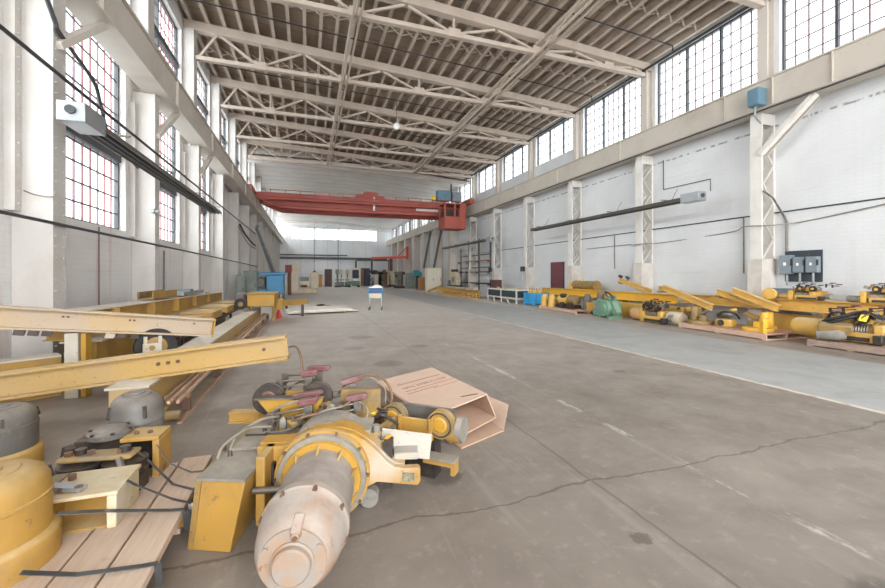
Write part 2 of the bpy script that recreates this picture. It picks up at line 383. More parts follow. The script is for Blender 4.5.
def floor_material():
    N = NT('stained_concrete_floor'); co = N.coord('Object'); s = N.sep(co)
    n1 = N.noise(co, 0.35, 6, 0.6, 0.5); n2 = N.noise(co, 1.7, 6, 0.65, 0.3); n3 = N.noise(co, 9.0, 5, 0.7)
    c = N.mix(N.ramp(n1, 0.3, 0.72), lin(122,113,104), lin(149,139,129))
    c = N.mix(N.math('MULTIPLY', N.ramp(n2, 0.42, 0.72), 0.55), c, lin(110,101,93))
    c = N.mix(N.math('MULTIPLY', N.ramp(n3, 0.55, 0.75), 0.35), c, lin(180,171,162))
    # brighter light deep in the hall, painted in as a paler floor colour
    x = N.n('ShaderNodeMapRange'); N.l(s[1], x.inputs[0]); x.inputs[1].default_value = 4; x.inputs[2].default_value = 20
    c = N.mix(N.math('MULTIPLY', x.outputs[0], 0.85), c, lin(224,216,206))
    # drag marks along the hall
    dm = N.ramp(N.noise(N.mapping(co, (2.2,0.12,1)), 2.0, 5, 0.65, 0.3), 0.56, 0.74)
    c = N.mix(N.math('MULTIPLY', dm, 0.3), c, lin(186,178,170))
    # painted aisle
    xw = N.math('ADD', s[0], N.math('MULTIPLY', N.math('SUBTRACT', N.noise(co, 3.0, 3), 0.5), 0.05))
    aisle = N.math('MULTIPLY', N.band(xw, 7.55, 1.58, 0.04), N.ramp(N.noise(co, 1.1, 6, 0.68, 0.5), 0.25, 0.5, (0.35,0.35,0.35,1), (0.8,0.8,0.8,1)))
    c = N.mix(aisle, c, lin(168,172,172))
    edge = N.math('MULTIPLY', N.band(xw, 5.93, 0.035, 0.02), N.ramp(N.noise(co, 6.0, 4, 0.7), 0.32, 0.5))
    c = N.mix(N.math('MULTIPLY', edge, 0.75), c, lin(222,210,192))
    wl = N.math('MULTIPLY', N.band(xw, 2.84, 0.025, 0.02), N.ramp(N.noise(N.mapping(co, (3,1.2,1)), 1.6, 5, 0.75), 0.5, 0.6))
    c = N.mix(N.math('MULTIPLY', wl, 0.5), c, lin(216,212,206))
    # paint and dust specks
    sp = N.ramp(N.noise(co, 38.0, 2, 0.5), 0.76, 0.79)
    c = N.mix(N.math('MULTIPLY', sp, 0.6), c, lin(206,200,192))
    # cracks and joints
    wob = N.math('MULTIPLY', N.math('SUBTRACT', N.noise(co, 1.3, 5, 0.6), 0.5), 0.34)
    cr = N.band(N.math('ADD', s[1], wob), 2.33, 0.006, 0.008)
    for yy in (7.6, 13.4, 19.5):
        cr = N.math('MAXIMUM', cr, N.math('MULTIPLY', N.band(N.math('ADD', s[1], wob), yy, 0.006, 0.01), 0.7))
    wob2 = N.math('MULTIPLY', N.math('SUBTRACT', N.noise(co, 2.3, 3, 0.6), 0.5), 0.05)
    cr = N.math('MAXIMUM', cr, N.math('MULTIPLY', N.band(N.math('ADD', s[0], wob2), 1.96, 0.006, 0.008), 0.8))
    c = N.mix(N.math('MULTIPLY', cr, 0.6), c, lin(74,67,62))
    # oil spots
    for (ox, oy, r) in ((2.02,4.05,0.13),(0.95,2.78,0.14),(2.55,1.0,0.18),(1.2,9.6,0.3),(0.9,8.2,0.22),(2.2,8.0,0.2),(4.6,4.9,0.1),(1.8,1.75,0.06),(1.3,6.6,0.25)):
        d = N.n('ShaderNodeVectorMath', operation='DISTANCE'); N.l(co, d.inputs[0]); d.inputs[1].default_value = (ox,oy,0)
        dd = N.math('ADD', d.outputs['Value'], N.math('MULTIPLY', N.math('SUBTRACT', n3, 0.5), 0.18))
        mr = N.n('ShaderNodeMapRange'); N.l(dd, mr.inputs[0]); mr.inputs[1].default_value = r*0.8; mr.inputs[2].default_value = r*1.15; mr.inputs[3].default_value = 0.35 if oy > 5 else 0.55; mr.inputs[4].default_value = 0
        c = N.mix(mr.outputs[0], c, lin(70,64,60))
    N.l(c, N.b.inputs['Base Color'])
    N.l(N.ramp(n2, 0.3, 0.7, (0.36,0.36,0.36,1), (0.6,0.6,0.6,1)), N.b.inputs['Roughness'])
    N.b.inputs['Specular IOR Level'].default_value = 0.35
    N.bump(n3, 0.06, 0.004)
    return N.m
M['floor'] = floor_material()
def deck_material(name, a, b, axis, scale):
    N = NT(name); co = N.coord('Object'); s = N.sep(co)
    c = N.mix(N.ramp(N.noise(co, 0.7, 5, 0.6), 0.3, 0.75), a, b)
    st = N.ramp(N.math('FRACT', N.math('MULTIPLY', s[axis], scale)), 0.86, 0.9)
    c = N.mix(N.math('MULTIPLY', st, 0.35), c, tuple(x*0.5 for x in b))
    N.l(c, N.b.inputs['Base Color']); N.b.inputs['Roughness'].default_value = 0.8
    return N.m
M['deck'] = deck_material('old_roof_deck', lin(168,152,136), lin(142,124,108), 1, 1.6)
M['deck_new'] = deck_material('pale_roof_panels', lin(232,229,224), lin(212,207,200), 1, 0.75)
def glass():
    N = NT('window_glass')
    tr = N.n('ShaderNodeBsdfTransparent'); tr.inputs[0].default_value = (0.96,0.98,0.985,1)
    gl = N.n('ShaderNodeBsdfGlossy'); gl.inputs['Roughness'].default_value = 0.03
    mx = N.n('ShaderNodeMixShader'); mx.inputs[0].default_value = 0.06
    N.l(tr.outputs[0], mx.inputs[1]); N.l(gl.outputs[0], mx.inputs[2]); N.l(mx.outputs[0], N.out.inputs['Surface'])
    return N.m
M['glass'] = glass()

# ------------------------------------------------------------------ camera, light
cam = bpy.data.cameras.new('camera'); co_ = bpy.data.objects.new('camera', cam); COL.objects.link(co_)
cam.sensor_width = 36; cam.lens = 16.0; cam.shift_y = -19/885; cam.clip_start = 0.05; cam.clip_end = 300
co_.location = (0,0,1.5); co_.rotation_euler = (R(90),0,R(-18.92)); scene.camera = co_

w = bpy.data.worlds.new('overcast_sky'); scene.world = w; w.use_nodes = True
bg = w.node_tree.nodes['Background']; bg.inputs[0].default_value = (0.94,0.97,1.0,1); bg.inputs[1].default_value = 2.8
sun = bpy.data.lights.new('added_fill_sun', 'SUN'); sun.energy = 19.0; sun.angle = R(140); sun.color = (0.96,0.98,1.0)  # very broad sun added to fill the interior; no direct sun is visible
so = bpy.data.objects.new('added_fill_sun', sun); COL.objects.link(so); so.location = (-20,-30,30)
so.rotation_euler = Vector((0.55,0.55,-0.6)).to_track_quat('-Z','Y').to_euler()
scene.view_settings.view_transform = 'Standard'; scene.view_settings.look = 'None'; scene.view_settings.gamma = 1.0
scene.view_settings.exposure = 0.16; scene.view_settings.use_curve_mapping = False
scene.cycles.max_bounces = 12; scene.cycles.diffuse_bounces = 7; scene.cycles.transparent_max_bounces = 16
scene.cycles.use_denoising = True
scene.cycles.sample_clamp_indirect = 8.0

def portal(name, loc, rot, sx, sy):
    l = bpy.data.lights.new(name, 'AREA'); l.shape = 'RECTANGLE'; l.size = sx; l.size_y = sy; l.cycles.is_portal = True
    o = bpy.data.objects.new(name, l); COL.objects.link(o); o.location = loc; o.rotation_euler = rot
    return o

# ------------------------------------------------------------------ hall dimensions
Y0, Y1 = -9.0, 59.2            # hall ends
XL, XR = -3.95, 12.05          # inner wall faces
CFL, CFR = -3.47, 11.52        # column fronts
COLY = [7.2+4.0*k for k in range(-3, 14)]      # near edge of each column line
ZG0, ZG1 = 5.86, 6.65          # crane girder bottom and top
def ztop(x): return 10.08 - 0.79*(x-XL)/(XR-XL)     # top of the truss top chord: the roof falls to the far side
ZB = 8.80                      # bottom chord underside
YN = 29.3                      # where the old roof ends

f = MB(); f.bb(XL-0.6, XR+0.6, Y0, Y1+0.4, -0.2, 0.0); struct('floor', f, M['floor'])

# right wall: low wall, piers between the clerestory windows, head strip
def right_sill(k): return 6.9 if COLY[k] < 15 else (7.55 if COLY[k] < 30 else 6.75)
def right_head(y): return 9.25 if y < YN-0.5 else 8.4
m = MB(); m.bb(XR, XR+0.35, Y0, Y1, 0, 6.7)
for k, y in enumerate(COLY):
    m.bb(XR, XR+0.35, y-0.1, y+0.42, 6.7, 9.75)
    if k+1 < len(COLY):
        a, b = y+0.42, COLY[k+1]-0.1
        m.bb(XR, XR+0.35, a, b, 6.7, right_sill(k)); m.bb(XR, XR+0.35, a, b, right_head(y), 9.75)
m.bb(XR, XR+0.35, Y0, COLY[0]-0.1, 6.7, 9.75)
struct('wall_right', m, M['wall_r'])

# left wall: openings for tall lower windows in the near bays, clerestory above
LW = {-1+3, 0+3, 1+3, 2+3}      # bays with lower windows (index into COLY)
LZ0, LZ1, LZ2, LZ3 = 2.5, 7.0, 7.3, 9.62
def lwin(k): return COLY[k]+0.75, COLY[k+1]-0.32
m = MB()
for k, y in enumerate(COLY[:-1]):
    yb = COLY[k+1]
    if k in LW:
        a, b = lwin(k)
        m.bb(XL-0.4, XL, y, yb, 0, LZ0); m.bb(XL-0.4, XL, y, a, LZ0, LZ1); m.bb(XL-0.4, XL, b, yb, LZ0, LZ1)
        m.bb(XL-0.4, XL, y, yb, LZ1, LZ2)
    else:
        m.bb(XL-0.4, XL, y, yb, 0, LZ2)
    hd = LZ3 if y < YN-0.5 else 8.95
    m.bb(XL-0.4, XL, y-0.1, y+0.42, LZ2, 10.45); m.bb(XL-0.4, XL, y+0.42, yb-0.1, hd, 10.45)
m.bb(XL-0.4, XL, Y0, COLY[0]-0.1, 0, 10.45)
struct('wall_left', m, M['wall_l'])

# far wall with its strip window
FW = (-2.2, 9.9, 6.55, 8.2)
m = MB(); m.bb(XL-0.4, XR+0.35, Y1, Y1+0.3, 0, FW[2]); m.bb(XL-0.4, XR+0.35, Y1, Y1+0.3, FW[3], 10.2)
m.bb(XL-0.4, FW[0], Y1, Y1+0.3, FW[2], FW[3]); m.bb(FW[1], XR+0.35, Y1, Y1+0.3, FW[2], FW[3])
struct('wall_far', m, M['wall_f'])

# roof: old timber deck with purlins, new pale panels beyond
def slab(mb, x0, z0, x1, z1, ya, yb, th):
    mb.hexa([(x0,ya,z0),(x1,ya,z1),(x1,yb,z1),(x0,yb,z0),(x0,ya,z0+th),(x1,ya,z1+th),(x1,yb,z1+th),(x0,yb,z0+th)])
PD = 0.27
m = MB(); slab(m, XL-0.4, ztop(XL-0.4)+PD, XR+0.4, ztop(XR+0.4)+PD, Y0, YN, 0.08)
roof = struct('ceiling', m, M['deck'])
npur = 31
for i in range(npur):
    x = XL+0.22+i*(XR-XL-0.44)/(npur-1)
    z = ztop(x)
    p = MB(); p.bb(x-0.012, x+0.012, Y0+0.1, YN-0.05, z+0.004, z+PD+0.02); p.bb(x-0.055, x+0.055, Y0+0.1, YN-0.05, z, z+0.02)
    p.build('purlin', M['purlin'], roof)
for k, y in enumerate(COLY):
    if y > YN-4 or y < -2: continue
    g = MB(); yc = y+2.1
    for i in range(npur-1):
        xa = XL+0.22+i*(XR-XL-0.44)/(npur-1); xb = XL+0.22+(i+1)*(XR-XL-0.44)/(npur-1)
        g.bar((xa+0.02,yc-0.25,ztop(xa)+0.2),(xb-0.02,yc+0.0,ztop(xb)+0.03),0.045,0.035)
        g.bar((xa+0.02,yc+0.02,ztop(xa)+0.03),(xb-0.02,yc-0.03,ztop(xb)+0.2),0.04,0.03)
    g.build('bridging_lattice', M['purlin'], roof)
m = MB()
XM = 3.2
for (xa_, za_, zc_, xb_, zb_, zd_) in ((XL-0.4,9.6,8.98,XM,9.65,9.2),(XM,9.65,9.2,XR+0.4,9.0,8.42)):
    m.hexa([(xa_,YN,za_),(xb_,YN,zb_),(xb_,Y1+0.3,zd_),(xa_,Y1+0.3,zc_),(xa_,YN,za_+0.1),(xb_,YN,zb_+0.1),(xb_,Y1+0.3,zd_+0.1),(xa_,Y1+0.3,zc_+0.1)])
struct('ceiling_far', m, M['deck_new'])
m = MB()   # bulkhead closing the step between the two roofs
m.hexa([(XL-0.4,YN,9.3),(XR+0.4,YN,8.8),(XR+0.4,YN+0.12,8.8),(XL-0.4,YN+0.12,9.3),(XL-0.4,YN,10.5),(XR+0.4,YN,9.7),(XR+0.4,YN+0.12,9.7),(XL-0.4,YN+0.12,10.5)])
struct('trim_1', m, M['girder_white'])
m = MB()
for yy in [YN+2.5+3.9*i for i in range(7)]:
    pass

# windows ------------------------------------------------------------
wn = [0]
def window(x, ya, yb, za, zb, side, ncol, nrow, mull, bars, mm, vm=None):
    """a steel sash window in a wall along the hall; mull: thick uprights, bars: heights of thick transoms"""
    wn[0] += 1
    xs = x - 0.16 if side < 0 else x + 0.16
    fr = MB(); t = 0.05
    fr.bb(xs-0.04, xs+0.04, ya, ya+t, za, zb); fr.bb(xs-0.04, xs+0.04, yb-t, yb, za, zb)
    fr.bb(xs-0.04, xs+0.04, ya+t, yb-t, za, za+t); fr.bb(xs-0.04, xs+0.04, ya+t, yb-t, zb-t, zb)
    o = fr.build('window_%d' % wn[0], M['frame_dark']); o['kind'] = 'structure'
    g = MB(); g.bb(xs-0.004, xs+0.004, ya+t, yb-t, za+t, zb-t); g.build('window_pane', M['glass'], o)
    q = MB()
    for i in range(1, ncol):
        y = ya+(yb-ya)*i/ncol; q.bb(xs-0.014, xs+0.014, y-0.015, y+0.015, za+t, zb-t)
    q.build('muntin', vm or mm, o)
    q = MB()
    for i in range(1, nrow):
        z = za+(zb-za)*i/nrow; q.bb(xs-0.012, xs+0.012, ya+t, yb-t, z-0.013, z+0.013)
    q.build('glazing_bar_muntin', mm, o)
    if mull:
        for y in mull: q = MB(); q.bb(xs-0.05, xs+0.05, y-0.03, y+0.03, za+t, zb-t); q.build('mullion', M['frame_dark'], o)
    for z in bars:
        q = MB(); q.bb(xs-0.09, xs+0.09, ya+0.02, yb-0.02, z-0.085, z+0.085); q.build('transom', M['frame_dark'], o)
    return o
for k in range(len(COLY)-1):
    y, yb = COLY[k], COLY[k+1]
    a, b = y+0.42, yb-0.1
    if y > -2:
        near = y < 15
        zt = right_head(y)
        d = (b-a)/3
        window(XR, a, b, right_sill(k), zt, 1, 12 if near else 9, 6 if near else 4, [a+d, a+2*d], [], M['muntin'])
    if y > 2 and y < 50:
        hd = LZ3 if y < YN-0.5 else 8.95
        window(XL, a, b, LZ2, hd, -1, 10, 6, [(a+b)/2], [LZ2+1.1] if y < YN-0.5 else [], M['muntin'], M['muntin_red'])
for k in sorted(LW):
    if COLY[k] < 2: continue
    a, b = lwin(k)
    window(XL, a, b, LZ0, LZ1, -1, 10, 12, [], [4.14, 6.57], M['frame_dark'], M['muntin_red'])
# far strip window (runs across the hall)
wn[0] += 1
fr = MB(); yy = Y1+0.12
fr.bb(FW[0], FW[1], yy-0.04, yy+0.04, FW[2], FW[2]+0.06); fr.bb(FW[0], FW[1], yy-0.04, yy+0.04, FW[3]-0.06, FW[3])
fr.bb(FW[0], FW[0]+0.06, yy-0.04, yy+0.04, FW[2]+0.06, FW[3]-0.06); fr.bb(FW[1]-0.06, FW[1], yy-0.04, yy+0.04, FW[2]+0.06, FW[3]-0.06)
fwin = fr.build('window_%d' % wn[0], M['white_paint']); fwin['kind'] = 'structure'
g = MB(); g.bb(FW[0]+0.06, FW[1]-0.06, yy-0.004, yy+0.004, FW[2]+0.06, FW[3]-0.06); g.build('window_pane', M['glass'], fwin)
for i in range(1, 11):
    x = FW[0]+(FW[1]-FW[0])*i/11; q = MB(); q.bb(x-0.03, x+0.03, yy-0.03, yy+0.03, FW[2]+0.06, FW[3]-0.06); q.build('mullion', M['white_paint'], fwin)
# light portals in the openings
portal('portal_clerestory_right', (XR+0.4, 25, 8.0), (0, R(90), 0), 2.8, 68)
portal('portal_clerestory_left', (XL-0.45, 25, 8.4), (0, R(-90), 0), 2.6, 68)
portal('portal_lower_left', (XL-0.45, 13, 4.75), (0, R(-90), 0), 4.6, 30)
portal('portal_open_end', ((XL+XR)/2, Y0-0.05, 5), (R(90), 0, 0), 16.5, 10)  # unseen end behind the camera, left open to let in fill light

# red door in the right wall
dY0, dY1 = 16.55, 17.5
m = MB(); m.bb(XR-0.05, XR-0.001, dY0, dY1, 0, 2.1); d = struct('door_1', m, M['door_maroon'], 0.004)
m = MB(); m.bb(XR-0.07, XR-0.002, dY0-0.06, dY0, 0, 2.16); m.bb(XR-0.07, XR-0.002, dY1, dY1+0.06, 0, 2.16); m.bb(XR-0.07, XR-0.002, dY0, dY1, 2.1, 2.16)
m.build('door_frame', M['door_maroon'], d)
m = MB(); m.cyl((XR-0.11,dY1-0.1,1.0),(XR-0.05,dY1-0.1,1.0),0.025); m.build('door_knob', M['steel'], d)
# ------------------------------------------------------------------ steel frame of the hall
ORD = ['first','second','third','fourth','fifth','sixth','seventh','eighth','ninth','tenth','eleventh','twelfth','thirteenth','fourteenth']
# columns along the window wall (XL) and along the blank wall (XR)
def rivets(mb, x, y, z0, z1, step, nx=1):
    z = z0
    while z < z1:
        mb.cyl((x,y,z),(x+0.012*nx,y,z),0.016,0.008,n=6); z += step
n_l = 0
for k, y in enumerate(COLY):
    if y < 6 or y > 58: continue
    n_l += 1
    t = thing('steel_column', '%s white riveted column counted along the tall-window wall from the camera' % ORD[n_l-1], 'column', (XL,y,0), 0, 'columns along the tall-window wall')
    a = MB(); a.bb(0.001, CFL-XL-0.02, 0.0, 0.28, 0, ZG0-0.001); a.build('shaft', M['white_column'], t, 0.01)
    a = MB(); a.bb(CFL-XL-0.019, CFL-XL, -0.02, 0.30, 0.0, ZG0-0.001); a.build('front_flange', M['white_column'], t)
    if y < 20:
        a = MB()
        rivets(a, CFL-XL, 0.04, 0.15, ZG0-0.1, 0.16); rivets(a, CFL-XL, 0.24, 0.15, ZG0-0.1, 0.16)
        a.build('rivet', M['white_column'], t)
        a = MB(); a.bb(0.001, 0.12, -0.14, -0.001, 2.4, ZG0-0.3)
        z = 2.5
        while z < ZG0-0.4: a.cyl((0.12,-0.07,z),(0.134,-0.07,z),0.02,0.01,n=6); z += 0.17
        a.build('jamb_angle_rivet', M['white_column'], t)
    a = MB(); a.bb(0.001, 0.34, 0.0, 0.40, ZG1+0.05, ztop(XL)-0.3); a.build('upper_post', M['white_column'], t, 0.01)
    if y < 18:
        a = MB(); a.bar((0.49,0.05,4.85),(0.60,0.15+1.0,ZG0-0.03),0.14,0.10); a.build('knee_brace', M['girder_white'], t)
n_r = 0
for k, y in enumerate(COLY):
    if y < 6 or y > 58: continue
    n_r += 1
    t = thing('steel_column', '%s column counted along the blank painted wall from the camera' % ORD[n_r-1], 'column', (XR,y,0), 0, 'columns along the blank wall')
    dx = CFR-XR
    if y < 30:
        a = MB(); a.bb(dx, dx+0.05, 0, 0.30, 1.93, ZG0-0.001); a.build('front_flange', M['white_paint'], t, 0.006)
        a = MB(); a.bb(-0.06, -0.001, 0, 0.30, 1.93, ZG0-0.001); a.build('back_flange', M['white_paint'], t)
        a = MB(); z = 1.95; q = 0; st = 0.5
        while z+st < ZG0-0.3:
            for yy in (0.02, 0.28):
                x0, x1 = (dx+0.06, -0.06) if q % 2 == 0 else (-0.06, dx+0.06)
                a.bar((x0,yy,z),(x1,yy,z+st),0.02,0.055,up=(0,1,0))
            z += st; q += 1
        a.build('lacing_lattice', M['white_paint'], t)
        a = MB(); a.bb(dx+0.05, -0.06, 0.01, 0.03, ZG0-0.3, ZG0-0.001); a.bb(dx+0.05, -0.06, 0.27, 0.29, ZG0-0.3, ZG0-0.001)
        a.build('batten_plate', M['white_paint'], t)
        a = MB(); a.bb(dx-0.03, -0.001, -0.03, 0.36, 0, 1.93); a.build('plinth', M['concrete'], t, 0.015)
    else:
        a = MB(); a.bb(dx-0.2, -0.001, -0.12, 0.5, 0, ZG0-0.001); a.build('shaft', M['girder_white'], t, 0.01)
    a = MB(); a.ibeam((-0.001,0.15,ZG1+0.06),(-0.001,0.15,right_head(y)-0.02 if y>28 else ztop(XR)-0.2),0.28 if y<28 else 0.12,0.26,0.02,0.02,up=(-1,0,0)); a.build('upper_post', M['girder_white'], t)
    if n_r == 1:
        a = MB(); a.bar((dx-0.02,0.02,4.75),(dx-0.14,-1.25,ZG0-0.06),0.14,0.12); a.build('knee_brace', M['white_paint'], t)
        a = MB(); a.bar((dx+0.1,0.0,4.72),(dx+0.02,-1.2,ZG0-0.08),0.03,0.16); a.build('brace_shadow_plate', M['girder_tan'], t)

# crane girders
def girder(xa, xb, face, label, mt):
    t = thing('crane_girder', label, 'girder', (0,0,0), 0, 'crane girders')
    ya, yb = Y0+0.5, Y1-0.05
    a = MB(); a.bb(xa+0.06, xb-0.06, ya, yb, ZG0+0.03, ZG1-0.07); a.build('web', mt, t)
    a = MB(); a.bb(xa, xb, ya, yb, ZG1-0.07, ZG1-0.03); a.build('top_flange', mt, t)
    a = MB(); a.bb(xa, xb, ya, yb, ZG0, ZG0+0.03); a.build('bottom_flange', mt, t)
    xm = (xa+xb)/2
    a = MB(); a.bb(xm-0.03, xm+0.03, ya, yb, ZG1-0.03, ZG1+0.05); a.build('crane_rail', M['steel'], t)
    y = 0.7
    while y < 34:
        a = MB()
        if face > 0: a.bb(xb-0.06, xb-0.005, y-0.01, y+0.01, ZG0+0.03, ZG1-0.07)
        else: a.bb(xa+0.005, xa+0.06, y-0.01, y+0.01, ZG0+0.03, ZG1-0.07)
        a.build('stiffener', mt, t); y += 1.22 if y < 7 else 4.0
    return t
girder(-3.72, -3.2, 1, 'long crane girder carried on the columns of the tall-window wall', M['girder_white'])
girder(11.25, 11.77, -1, 'long tan crane girder carried on the columns of the blank wall', M['girder_tan'])

# roof trusses
NODES_B = [XL+0.1, -1.6, 1.3, 4.25, 7.2, 10.1, XR-0.15]
NODES_T = [-2.9, -0.15, 2.75, 5.7, 8.65, 11.2]
n_t = 0
for k, y in enumerate(COLY):
    if y < 6 or y > YN-1: continue
    n_t += 1
    yc = y+0.14
    t = thing('roof_truss', '%s pale steel roof truss counted from the camera' % ORD[n_t-1], 'roof truss', (0,yc,0), 0, 'roof trusses')
    a = MB(); xa, xb = XL+0.02, XR-0.02
    a.hexa([(xa,-0.13,ztop(xa)-0.30),(xb,-0.13,ztop(xb)-0.26),(xb,0.13,ztop(xb)-0.26),(xa,0.13,ztop(xa)-0.30),(xa,-0.13,ztop(xa)-0.002),(xb,-0.13,ztop(xb)-0.002),(xb,0.13,ztop(xb)-0.002),(xa,0.13,ztop(xa)-0.002)])
    a.build('top_chord', M['truss'], t, 0.012)
    a = MB(); a.bb(XL+0.36, XR-0.3, -0.09, 0.09, ZB, ZB+0.13); a.build('bottom_chord', M['truss'], t, 0.01)
    prev = NODES_B[0]
    for i in range(6):
        xt, zt = NODES_T[i], ztop(NODES_T[i])-0.29
        for xb_ in (NODES_B[i], NODES_B[i+1]):
            s = 1 if xt > xb_ else -1
            xs = max(xb_, XL+0.4)
            a = MB(); a.bar((xs+s*0.06,0,ZB+0.12),(xt-s*0.06,0,zt),0.07,0.07); a.build('diagonal', M['truss'], t)
    for xb_ in NODES_B[1:-1]:
        a = MB(); a.bb(xb_-0.03, xb_+0.03, -0.03, 0.03, ZB+0.13, ztop(xb_)-0.29); a.build('web_post', M['truss'], t)
        a = MB(); a.bb(xb_-0.2, xb_+0.2, -0.1, -0.092, ZB-0.02, ZB+0.24); a.build('gusset_plate', M['truss'], t)
# longitudinal bracing between the trusses
for j, (x, lb) in enumerate(((1.3,'long lattice bracing line under the roof nearer the tall-window wall'),(7.2,'long lattice bracing line under the roof nearer the blank wall'))):
    t = thing('lattice_brace', lb, 'roof brace', (x,0,0), 0, 'roof bracing lines')
    ya, yb = 3.3, 27.2
    for dx in (-0.1, 0.1):
        a = MB(); a.bb(dx-0.03, dx+0.03, ya, yb, ZB-0.08, ZB-0.002); a.build('bottom_rail', M['truss'], t)
    zt = ztop(x)-0.36
    a = MB(); a.bb(-0.05, 0.05, ya, yb, zt-0.08, zt); a.build('top_rail', M['truss'], t)
    for k, y in enumerate(COLY):
        if y < 3 or y > 24: continue
        for (p, q) in (((0,y+0.3,ZB),(0,y+2.14,zt-0.08)),((0,y+2.14,zt-0.08),(0,y+4.0,ZB))):
            a = MB(); a.bar(p, q, 0.05, 0.05); a.build('diagonal', M['truss'], t)
# end truss below the new roof, at the far wall
t = thing('roof_truss', 'shallow pale truss against the end wall above the strip window', 'roof truss', (0,Y1-0.5,0), 0, 'roof trusses')
a = MB(); a.bar((XL+0.02,0,8.78),(XM,0,9.0),0.2,0.14); a.bar((XM,0,9.0),(XR-0.02,0,8.2),0.2,0.14); a.build('top_chord', M['white_paint'], t)
a = MB(); a.bb(XL+0.02, XR-0.02, -0.08, 0.08, 8.0, 8.1) if False else a.bar((XL+0.02,0,8.45),(XR-0.02,0,8.02),0.12,0.1); a.build('bottom_chord', M['white_paint'], t)
for i in range(6):
    x = XL+1.3+i*2.6
    a = MB(); a.bar((x,0,8.5-(x-XL)*0.027),(x+1.3,0,8.95-abs(x+1.3-XM)*0.07),0.06,0.06); a.build('diagonal', M['white_paint'], t)

# pipes and cables
def pipe(name, label, cat, pts, r, mt, group=None, n=6, steps=5):
    o = MB().tube(pts, r, n, None, steps).build(name, mt); return tag(o, label, cat, group)
n_p = 0
for k, y in enumerate(COLY):
    if y < 6 or y > 26: continue
    n_p += 1
    yy = y+2.85
    pipe('sprinkler_pipe', '%s thin dark pipe running across under the roof, counted from the camera' % ORD[n_p-1], 'pipe', [(XL+0.3,yy,ztop(XL)-0.04),(XR-0.40,yy,ztop(XR)-0.04),(XR-0.38,yy,ztop(XR)-0.08),(XR-0.38,yy,9.06)], 0.022, M['cable_dark'], 'thin pipes across under the roof', 6, 1)
pipe('water_main', 'dark pipe running along the top of the clerestory windows above the blank wall', 'pipe', [(XR-0.38,4.5,9.02),(XR-0.38,YN-0.6,8.98)], 0.045, M['cable_dark'], None, 8, 1)
pipe('conduit', 'dark conduit along the columns below the tall window sills', 'conduit', [(CFL+0.04,2.0,2.27),(CFL+0.04,7.2,2.24),(CFL+0.04,16,2.2),(CFL+0.04,31,2.12)], 0.024, M['cable_dark'])
pipe('feeder_cable', 'taut dark cable stretched along the tall-window wall above the heater', 'cable', [(-3.15,2.5,4.22),(-3.15,7.0,4.18),(-3.15,11,4.17),(-3.15,27.5,4.12)], 0.026, M['cable_dark'])
pipe('feeder_cable', 'dark cable bent across the nearer tall window', 'cable', [(-3.42,6.6,5.7),(-3.42,7.1,5.15),(-3.42,7.25,5.02),(-3.6,8.6,4.95),(-3.66,9.0,4.72),(-3.68,9.35,4.25),(-3.7,9.7,4.2),(-3.72,10.9,3.98)], 0.03, M['cable_dark'])
pipe('conduit', 'dark conduit running along the blank wall at door-head height and above', 'conduit', [(XR-0.03,4.5,3.2),(XR-0.03,30,3.1)], 0.018, M['cable_dark'], None, 6, 1)
pipe('sagging_cable', 'slack grey cable sagging below the wall conduit by the switch boxes', 'cable', [(XR-0.05,4.6,3.12),(XR-0.05,5.6,2.98),(XR-0.05,6.6,2.86),(XR-0.6,7.0,2.8),(XR-0.6,7.6,2.84),(XR-0.05,8.4,2.78),(XR-0.05,10.6,2.66),(XR-0.6,11.0,2.62),(XR-0.6,11.6,2.62),(XR-0.05,12.4,2.7),(XR-0.05,14.8,2.68)], 0.016, M['cable_grey'])
for i, (y, za, zb, lb) in enumerate(((8.0,3.16,1.55,'thin drop pipe on the blank wall just past the first column'),(13.1,3.14,1.75,'thin drop pipe on the blank wall between second and third columns'))):
    pipe('drop_pipe', lb, 'pipe', [(XR-0.03,y,za),(XR-0.03,y,zb)], 0.018, M['steel'], None, 6, 1)
# long grey conduit dropping from the column to the switch boxes
pipe('conduit', 'grey conduit slanting from the first column down to the switch boxes', 'conduit', [(CFR-0.02,7.16,3.75),(CFR+0.1,7.0,3.55),(XR-0.05,6.95,3.05),(XR-0.05,6.9,2.9),(XR-0.05,6.9,2.12)], 0.026, M['steel'], None, 8, 1)
# pipe runs on the upper blank wall
pipe('conduit', 'thin black pipe frame high on the blank wall between the first and second columns', 'conduit', [(XR-0.03,10.73,5.6),(XR-0.03,10.73,4.55),(XR-0.03,9.0,4.53),(XR-0.03,9.0,4.15)], 0.014, M['cable_dark'], None, 6, 1)
pipe('conduit', 'black conductor line running along the bottom of the tan crane girder', 'conduit', [(11.22,4.0,5.80),(11.22,28.0,5.80)], 0.022, M['cable_dark'], None, 6, 1)
t = thing('junction_box', 'blue grey box on the girder face above the first column', 'electrical box', (11.08,6.93,5.9))
MB().bb(-0.14,0.165,-0.02,0.26,0,0.44).build('case', M['blue_box'], t, 0.01)
MB().bb(-0.16,-0.142,0.0,0.24,0.03,0.41).build('cover', M['blue_box'], t)
MB().tube([(0,0.15,0),(0.0,0.15,-0.25),(0.2,0.15,-0.4)],0.025).build('conduit_stub', M['galv'], t)
t = thing('cable_clamp', 'grey clamp bracket on the side of the second riveted column', 'bracket', (CFL+0.0,11.0,3.0))
t2 = t
MB().bb(0.001,0.06,-0.1,0.3,-0.04,0.05).build('plate', M['galv'], t); MB().cyl((0.06,0.0,0),(0.14,0.0,0.0),0.05).build('clamp', M['galv'], t)
t = thing('pull_cord', 'thin wire hanging with a dark connector on the wall below the nearer tall window', 'hanging cable', (XL+0.05,8.2,2.3))
